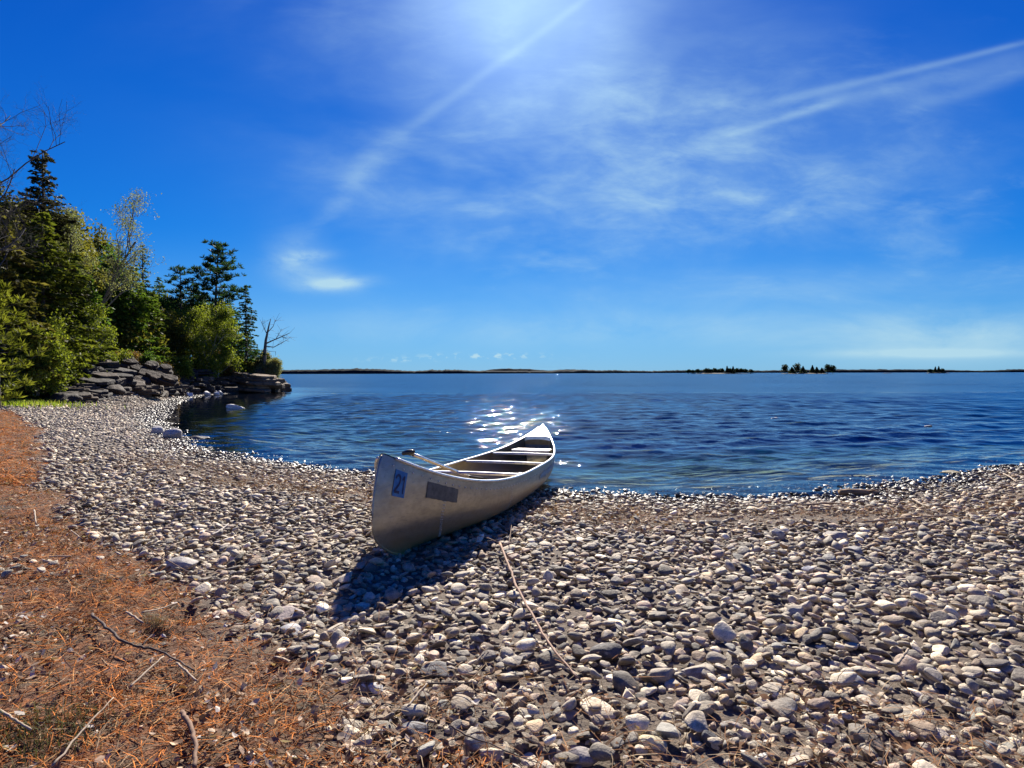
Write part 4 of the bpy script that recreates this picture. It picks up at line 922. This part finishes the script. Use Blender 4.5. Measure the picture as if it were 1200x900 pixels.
# paddles, things of their own
def paddle(A, B, blade_mat, grip_mat, shaft_mat, label, blade_roll):
    A = Vector(A); B = Vector(B); d = (B-A); Ln = d.length; d.normalize(); up = Vector((0,0,1)); sdv = d.cross(up).normalized(); upv = sdv.cross(d)
    r = Matrix((sdv, upv, d)).transposed(); root = empty('paddle'); root.matrix_world = CM @ (Matrix.Translation(A) @ r.to_4x4() @ Matrix.Rotation(blade_roll, 4, 'Z')); tag(root, label, 'paddle')
    m = MB(); m.tube([(0,0,z) for z in np.linspace(.03, Ln-.42, 6)], .0145, 10); m.build('shaft', shaft_mat, root)
    m = MB(); m.tube([(-.055,0,.01),(-.04,0,-.004),(0,0,-.008),(.04,0,-.004),(.055,0,.01)], [.012,.018,.021,.018,.012], 8); m.tube([(0,0,.0),(0,0,.07)], [.022,.016], 8); m.build('grip', grip_mat, root)
    m = MB(); V = []; zz = np.linspace(0, 1, 12)
    for t in zz:
        w = .016+.085*sm(np.array(t*2.2)).item()*(1-.55*max(0, t-.8)**2/.04*.8); th = .012*(1-.65*t)
        for a in np.linspace(0, 2*PI, 12, endpoint=False): V.append((w*math.cos(a), th*math.sin(a), Ln-.44+.44*t))
    m.add(V, [(i*12+j, i*12+(j+1) % 12, (i+1)*12+(j+1) % 12, (i+1)*12+j) for i in range(11) for j in range(12)]+[tuple(range(12))[::-1], tuple(132+j for j in range(12))]); m.build('blade', blade_mat, root)
inv = CM.inverted()
wl = lambda *p: inv @ Vector(p)
paddle(wl(-.82,4.70,.725), wl(-.235,5.92,.245), M['black'], M['black'], M['alu'], 'paddle with black grip and pale shaft leaning out over the canoe side', .2)
paddle(wl(.12,7.0,.16), wl(-.14,5.62,.40), M['yellow'], M['black'], M['alu'], 'paddle with yellow blade lying low inside the canoe', .1)
# ------------------------------------------------------------------ far shore and islands
def far_band(name, pts, hgt, seed, label, step=3., depth=60, jag=.5):
    P = []
    for (x0, y0), (x1, y1) in zip(pts[:-1], pts[1:]):
        n = max(2, int(math.hypot(x1-x0, y1-y0)/step))
        for t in np.arange(n)/n: P.append((x0+(x1-x0)*t, y0+(y1-y0)*t))
    P = np.array(P); n = len(P); r = np.random.default_rng(seed); s_ = np.arange(n)*step
    H = hgt*(.15+1.25*fbm(s_/220, s_*0, seed, 3)+jag*.35*(vnoise(s_/14, s_*0, seed+1)-.4)+jag*.30*(r.random(n)-.3)); H = np.maximum(H, 1.2)
    yo = fbm(s_/90, s_*0+4, seed+3)*depth*.5
    V = []
    for k in range(n):
        x, y = P[k]; h = H[k]
        for q, zz in ((0, -.5), (2, h*.30), (6, h*(.62+.1*r.random())), (depth*.3, h), (depth*.65, h*(.9+.2*r.random())), (depth, -.5)): V.append((x+r.normal(0,.5), y+yo[k]+q, zz))
    i = np.arange(n*6).reshape(n, 6); Fc = np.stack([i[:-1,:-1], i[1:,:-1], i[1:,1:], i[:-1,1:]], -1).reshape(-1, 4)
    o = mesh(name, np.array(V), Fc, M['far'], smooth=False); tag(o, label, 'woods', kind='stuff'); return o
far_band('far_woods', [(-1100,1450),(-560,1500),(-250,1700),(60,1850),(330,2100)], 11, 1, 'dark wooded far shore stretching from the point to mid lake')
far_band('far_woods', [(150,2600),(700,2800),(1500,2500),(2400,2200),(3600,1900)], 13, 2, 'low dark wooded shore on the horizon at the right')
far_band('far_woods', [(-400,2700),(0,2600),(300,2550)], 22, 7, 'slightly higher blue-green hill line behind the far shore', step=8, jag=.15)
def island(px, wpx, D, zh, seed, label):
    x = (px-600)/F*D; a = wpx/F*D/2; V = stone_shape(ICO[4][0], seed, .3); n = V*(1+.05*np.sin(V@np.array([9,7,5.])))[:, None]*np.array([a, a*.5, zh])
    o = mesh('island', n, ICO[4][1], M['rock'], col=np.array((.10,.085,.06)), loc=(x, D, -.1)); tag(o, label, kind='structure')
isl = [(842,88,640,1.1,3),(946,64,560,1.2,4),(1097,30,700,1.3,5),(1040,16,750,.8,6)]
labs = ['long low island left of the tall-treed one', 'island with tall round-topped trees', 'small island at the right', 'bare low reef between the islands']
for (px, w_, D, zh, sd), lb in zip(isl, labs): island(px, w_, D, zh, sd, lb)
def itree(px, top, wpx, D, seed, kind, group, label):
    x = (px-600)/F*D; h = (437.2-top)/F*D+1.1; r = np.random.default_rng(seed); rad = wpx/F*D/2
    root = empty('conifer_tree' if kind else 'broad_tree', (x, D, .2)); tag(root, label, 'tree', group); m = MB(); m.tube([(0,0,-.5),(0,0,h*.85)], [.25,.08], 5); m.build('trunk', M['bark'], root)
    n = 420; u = rnd_unit(r, n); rr_ = r.random(n)**.4
    if kind: z = r.random(n)**1.2; P = np.stack([u[:,0]*rad*(1-z)*1.2, u[:,1]*rad*(1-z)*1.2, .1*h+z*h*.9], 1)
    else: P = u*rr_[:, None]*np.array([rad, rad, h*.38])*(1+.25*np.sin(u@np.array([4,3,5.])+seed))[:, None]+np.array([0,0,h*.60])
    uu = rnd_unit(r, n); V, Fc = quads(P, uu*.75, np.cross(uu, rnd_unit(r, n))*.5); mesh('crown', V, Fc, M['foliage'], root, smooth=False, col=np.repeat(pal(r, n, (.008,.018,.012),(.02,.035,.018)), 4, 0))
for i, (px, top, w_) in enumerate([(920,427.5,8),(934,426,8),(941,430,7),(952,429,6),(957,431,6),(970,427.5,8),(976,429,6),(963,432,6),(928,431,7)]): itree(px, top, w_, 560, i, 0 if i in (0,1,5,6) else 1, 'trees on the tall-treed island', 'dark tree on the island with the tall round-topped trees')
for i, (px, top, w_) in enumerate([(807,433.5,6),(818,433,7),(828,432,7),(838,432,6),(846,432,5),(852,429.5,4),(859,430,5),(864,432,6),(873,433,6),(880,433.5,6),(833,433,6),(855,432,6),(868,432.5,6),(843,433,6),(812,434,5)]): itree(px, top, w_, 640, 40+i, 1 if i in (5,6) else 0, 'trees on the long low island', 'small dark tree on the long low island')
for i, (px, top, w_) in enumerate([(1096,431,4),(1100,430.5,4),(1090,433.5,5),(1104,433,5)]): itree(px, top, w_, 700, 80+i, i < 2, 'trees on the small right island', 'small dark tree on the little island at the right')
# ------------------------------------------------------------------ sun, sky, camera
SKYREF = 4.0; SKYC = ((.20,2.0,.10),(1.9,1.5,.13),(5.0,.93,.04))
SUN_AZ = math.radians(1.0); SUN_EL = math.radians(33.5)
sd_ = Vector((math.sin(SUN_AZ)*math.cos(SUN_EL), math.cos(SUN_AZ)*math.cos(SUN_EL), math.sin(SUN_EL)))
ld = bpy.data.lights.new('sun', 'SUN'); ld.energy = 5.0; ld.angle = math.radians(.5); ld.color = (1, .93, .82)
sun = bpy.data.objects.new('sun', ld); COL.objects.link(sun); sun.rotation_euler = sd_.to_track_quat('Z', 'Y').to_euler()
W_ = bpy.data.worlds.new('World'); S.world = W_; W_.use_nodes = True; W_.cycles.sampling_method = 'MANUAL'; W_.cycles.sample_map_resolution = 512; nt = W_.node_tree; nt.nodes.clear()
out = N(nt, 'ShaderNodeOutputWorld'); bg = N(nt, 'ShaderNodeBackground'); bg.inputs['Strength'].default_value = .056
sky = N(nt, 'ShaderNodeTexSky'); sky.sky_type = 'NISHITA'; sky.sun_disc = False; sky.sun_elevation = SUN_EL; sky.sun_rotation = SUN_AZ
sky.air_density = 1.0; sky.dust_density = 0.0; sky.ozone_density = 4.0; sky.altitude = 200
tc = N(nt, 'ShaderNodeTexCoord').outputs['Generated']
sx = N(nt, 'ShaderNodeSeparateXYZ'); L(nt, tc, sx.inputs[0]); x_, y_, z_ = sx.outputs
yy = mathn(nt, 'MAXIMUM', y_, .08); A_ = mathn(nt, 'DIVIDE', x_, yy); E_ = mathn(nt, 'DIVIDE', z_, yy)
front = mathn(nt, 'MULTIPLY', mathn(nt, 'SUBTRACT', y_, .1), 5, clamp=True)
def sstep(v, a, b): return mathn(nt, 'SMOOTHSTEP', v, a, b) if False else (lambda m: (m.inputs.__getitem__(1).__setattr__('default_value', a), m.inputs.__getitem__(2).__setattr__('default_value', b), L(nt, v, m.inputs[0]), m.outputs[0])[-1])(N(nt, 'ShaderNodeMapRange', interpolation_type='SMOOTHSTEP'))
cx = N(nt, 'ShaderNodeCombineXYZ'); L(nt, A_, cx.inputs[0]); L(nt, E_, cx.inputs[1]); AE = cx.outputs[0]
def mapped(sx, sy, rz, ox=0, oy=0):
    v = N(nt, 'ShaderNodeMapping'); v.inputs['Scale'].default_value = (sx, sy, 1); v.inputs['Rotation'].default_value = (0,0,rz); v.inputs['Location'].default_value = (ox, oy, 0); L(nt, AE, v.inputs[0]); return v.outputs[0]
def px(u, v): return ((u-600)/F, (437-v)/F)
def add(*a):
    r = a[0]
    for b in a[1:]: r = mathn(nt, 'ADD', r, b)
    return r
def mul(*a):
    r = a[0]
    for b in a[1:]: r = mathn(nt, 'MULTIPLY', r, b)
    return r
def blob(u, v, ru, rv, rot=0):
    a, e = px(u, v); c, s = math.cos(rot), math.sin(rot)
    dx = mathn(nt, 'SUBTRACT', A_, a); dy = mathn(nt, 'SUBTRACT', E_, e)
    p = add(mul(dx, c/(ru/F)), mul(dy, s/(ru/F))); q = add(mul(dx, -s/(rv/F)), mul(dy, c/(rv/F)))
    d2 = add(mul(p, p), mul(q, q)); return mathn(nt, 'EXPONENT', mul(d2, -1.0))
wob = noise(nt, 3.0, 4, .6, mapped(1,1,0))
def streak(p0, p1, w0, w1, pw=1.0, wobble=.02):
    (ax_, ay_), (bx_, by_) = px(*p0), px(*p1); vx, vy = bx_-ax_, by_-ay_; l2 = vx*vx+vy*vy; l = math.sqrt(l2)
    dx = mathn(nt, 'SUBTRACT', A_, ax_); dy = mathn(nt, 'SUBTRACT', E_, ay_)
    t = mul(add(mul(dx, vx), mul(dy, vy)), 1/l2); dist = mul(add(mul(dx, -vy), mul(dy, vx)), 1/l); dist = add(dist, mul(mathn(nt, 'SUBTRACT', wob, .5), wobble))
    w = add(mul(t, (w1-w0)/F), w0/F); q = mathn(nt, 'DIVIDE', dist, w); g = mathn(nt, 'EXPONENT', mul(q, q, -1.))
    return mul(g, sstep(t, -.08, .12), sstep(t, 1.1, .85))
n_fine = noise(nt, 1, 7, .62, mapped(7, 17, -.25, 3, 1), .35)
n_flow = noise(nt, 1, 6, .6, mapped(3, 9, .22, 1, 4), .4)
n_big = noise(nt, 1, 4, .55, mapped(2.2, 3.5, .2, 8, 2), .5)
n_rip = noise(nt, 1, 5, .6, mapped(10, 30, .55, 2, 2), .6)
cir = mul(add(blob(800,185,250,90,.05), mul(blob(560,230,200,70,-.35), .75), mul(blob(560,60,230,90,-.2), .6), mul(blob(900,240,160,45,.1), .6), mul(blob(1080,265,60,25,0), .7)), sstep(add(mul(n_fine,.6), mul(n_flow,.4)), .34, .78), sstep(n_big, .25, .65))
cir = mul(cir, .58)
soft = mul(add(mul(blob(780,190,300,130,.05), .22), mul(blob(640,40,230,110,0), .30), mul(blob(560,240,200,80,-.3),.2), mul(blob(960,200,150,60,0),.15)), sstep(n_big, .1, .8), add(mul(n_flow,.8), .35))
wisps = mul(sstep(add(mul(n_flow,.7), mul(n_rip,.3)), .50, .78), sstep(E_, .02, .12), sstep(E_, .75, .25), sstep(A_, -.45, .0), .28)
left = mul(streak((335,312),(475,145),11,16,wobble=.05), sstep(n_flow,.35,.65), .2); left2 = mul(streak((470,160),(720,-20),7,4,wobble=.01), .14)
hook = mul(add(mul(blob(348,302,30,30,.3),.45), mul(blob(380,326,50,14,-.2),.4), mul(blob(358,301,27,6,.08),.8), mul(blob(394,332,36,7,.06), 1.1)), sstep(n_fine,.2,.6), .72)
con = mul(add(mul(streak((848,163),(985,120),4,5,wobble=.008),.20), mul(streak((885,128),(1215,50),6,3.0,wobble=.008), .22), mul(streak((900,140),(1215,66),7,14,wobble=.03), .16), mul(streak((1060,128),(1215,82),9,9,wobble=.03), .14), mul(streak((700,215),(880,150),10,10),.08)), sstep(n_fine,.15,.5))
low = mul(add(mul(blob(1130,395,170,30,.04), .55), mul(blob(700,385,420,20,0), .30), mul(blob(1090,415,110,5,0), .6), mul(blob(950,340,260,22,.05),.20)), sstep(n_flow,.25,.65))
puffs = mul(mathn(nt, 'ADD', blob(568,417,60,3,0), mul(blob(470,421,40,2.5,0),.5)), sstep(noise(nt,1,3,.5,mapped(70,120,0)), .5, .62), .8)
hz = mul(sstep(E_, .26, -.02), .30)
cloud = mul(add(cir, soft, hz, wisps, left, left2, hook, con, low, puffs), front); cloud = mathn(nt, 'MINIMUM', cloud, .92)
# forward scattering of the thin veil round the sun
dp = N(nt, 'ShaderNodeVectorMath', operation='DOT_PRODUCT'); L(nt, tc, dp.inputs[0]); dp.inputs[1].default_value = sd_
ca = mathn(nt, 'MAXIMUM', dp.outputs['Value'], 0); g1 = mathn(nt, 'POWER', ca, 14); g2 = mathn(nt, 'POWER', ca, 90)
veil = add(mul(g1, .07, sstep(n_big,.15,.7)), mul(g2, .52))
sc_ = N(nt, 'ShaderNodeSeparateColor'); L(nt, sky.outputs[0], sc_.inputs[0])
# the photograph's strong blue: each channel on its own response curve, with a shoulder
def chan(o, gain, p, k): 
    v = mul(mathn(nt, 'POWER', mul(o, 1/SKYREF), p), gain); return mathn(nt, 'DIVIDE', v, add(mul(v, k), 1.0))
tc_ = N(nt, 'ShaderNodeCombineColor')
for i, (g_, p_, k_) in enumerate(SKYC): L(nt, chan(sc_.outputs[i], g_, p_, k_), tc_.inputs[i])
tint = tc_.outputs[0]
cc = mix(nt, cloud, tint, (4.2,6.4,7.5))
vm = N(nt, 'ShaderNodeMix', data_type='RGBA', blend_type='ADD'); vm.inputs[0].default_value = 1; L(nt, cc, vm.inputs[6])
vc = N(nt, 'ShaderNodeMix', data_type='RGBA', blend_type='MULTIPLY'); vc.inputs[0].default_value = 1; vc.inputs[6].default_value = (6.0,8.2,9.3,1)
cv = N(nt, 'ShaderNodeCombineColor'); [L(nt, veil, cv.inputs[i]) for i in range(3)]; L(nt, cv.outputs[0], vc.inputs[7]); L(nt, vc.outputs[2], vm.inputs[7])
L(nt, vm.outputs[2], bg.inputs[0]); L(nt, bg.outputs[0], out.inputs[0])
cd = bpy.data.cameras.new('camera'); cd.sensor_width = 36; cd.lens = F/1200*36; cd.clip_end = 20000; cd.clip_start = .05
cam = bpy.data.objects.new('camera', cd); COL.objects.link(cam); cam.matrix_world = Matrix.Translation(CAMP) @ camrot.to_4x4(); S.camera = cam
vs_ = S.view_settings; vs_.view_transform = 'Standard'; vs_.look = 'None'; vs_.gamma = 1; vs_.use_curve_mapping = False; vs_.exposure = 1.0
S.cycles.max_bounces = 8; S.cycles.transparent_max_bounces = 12; S.cycles.volume_bounces = 0
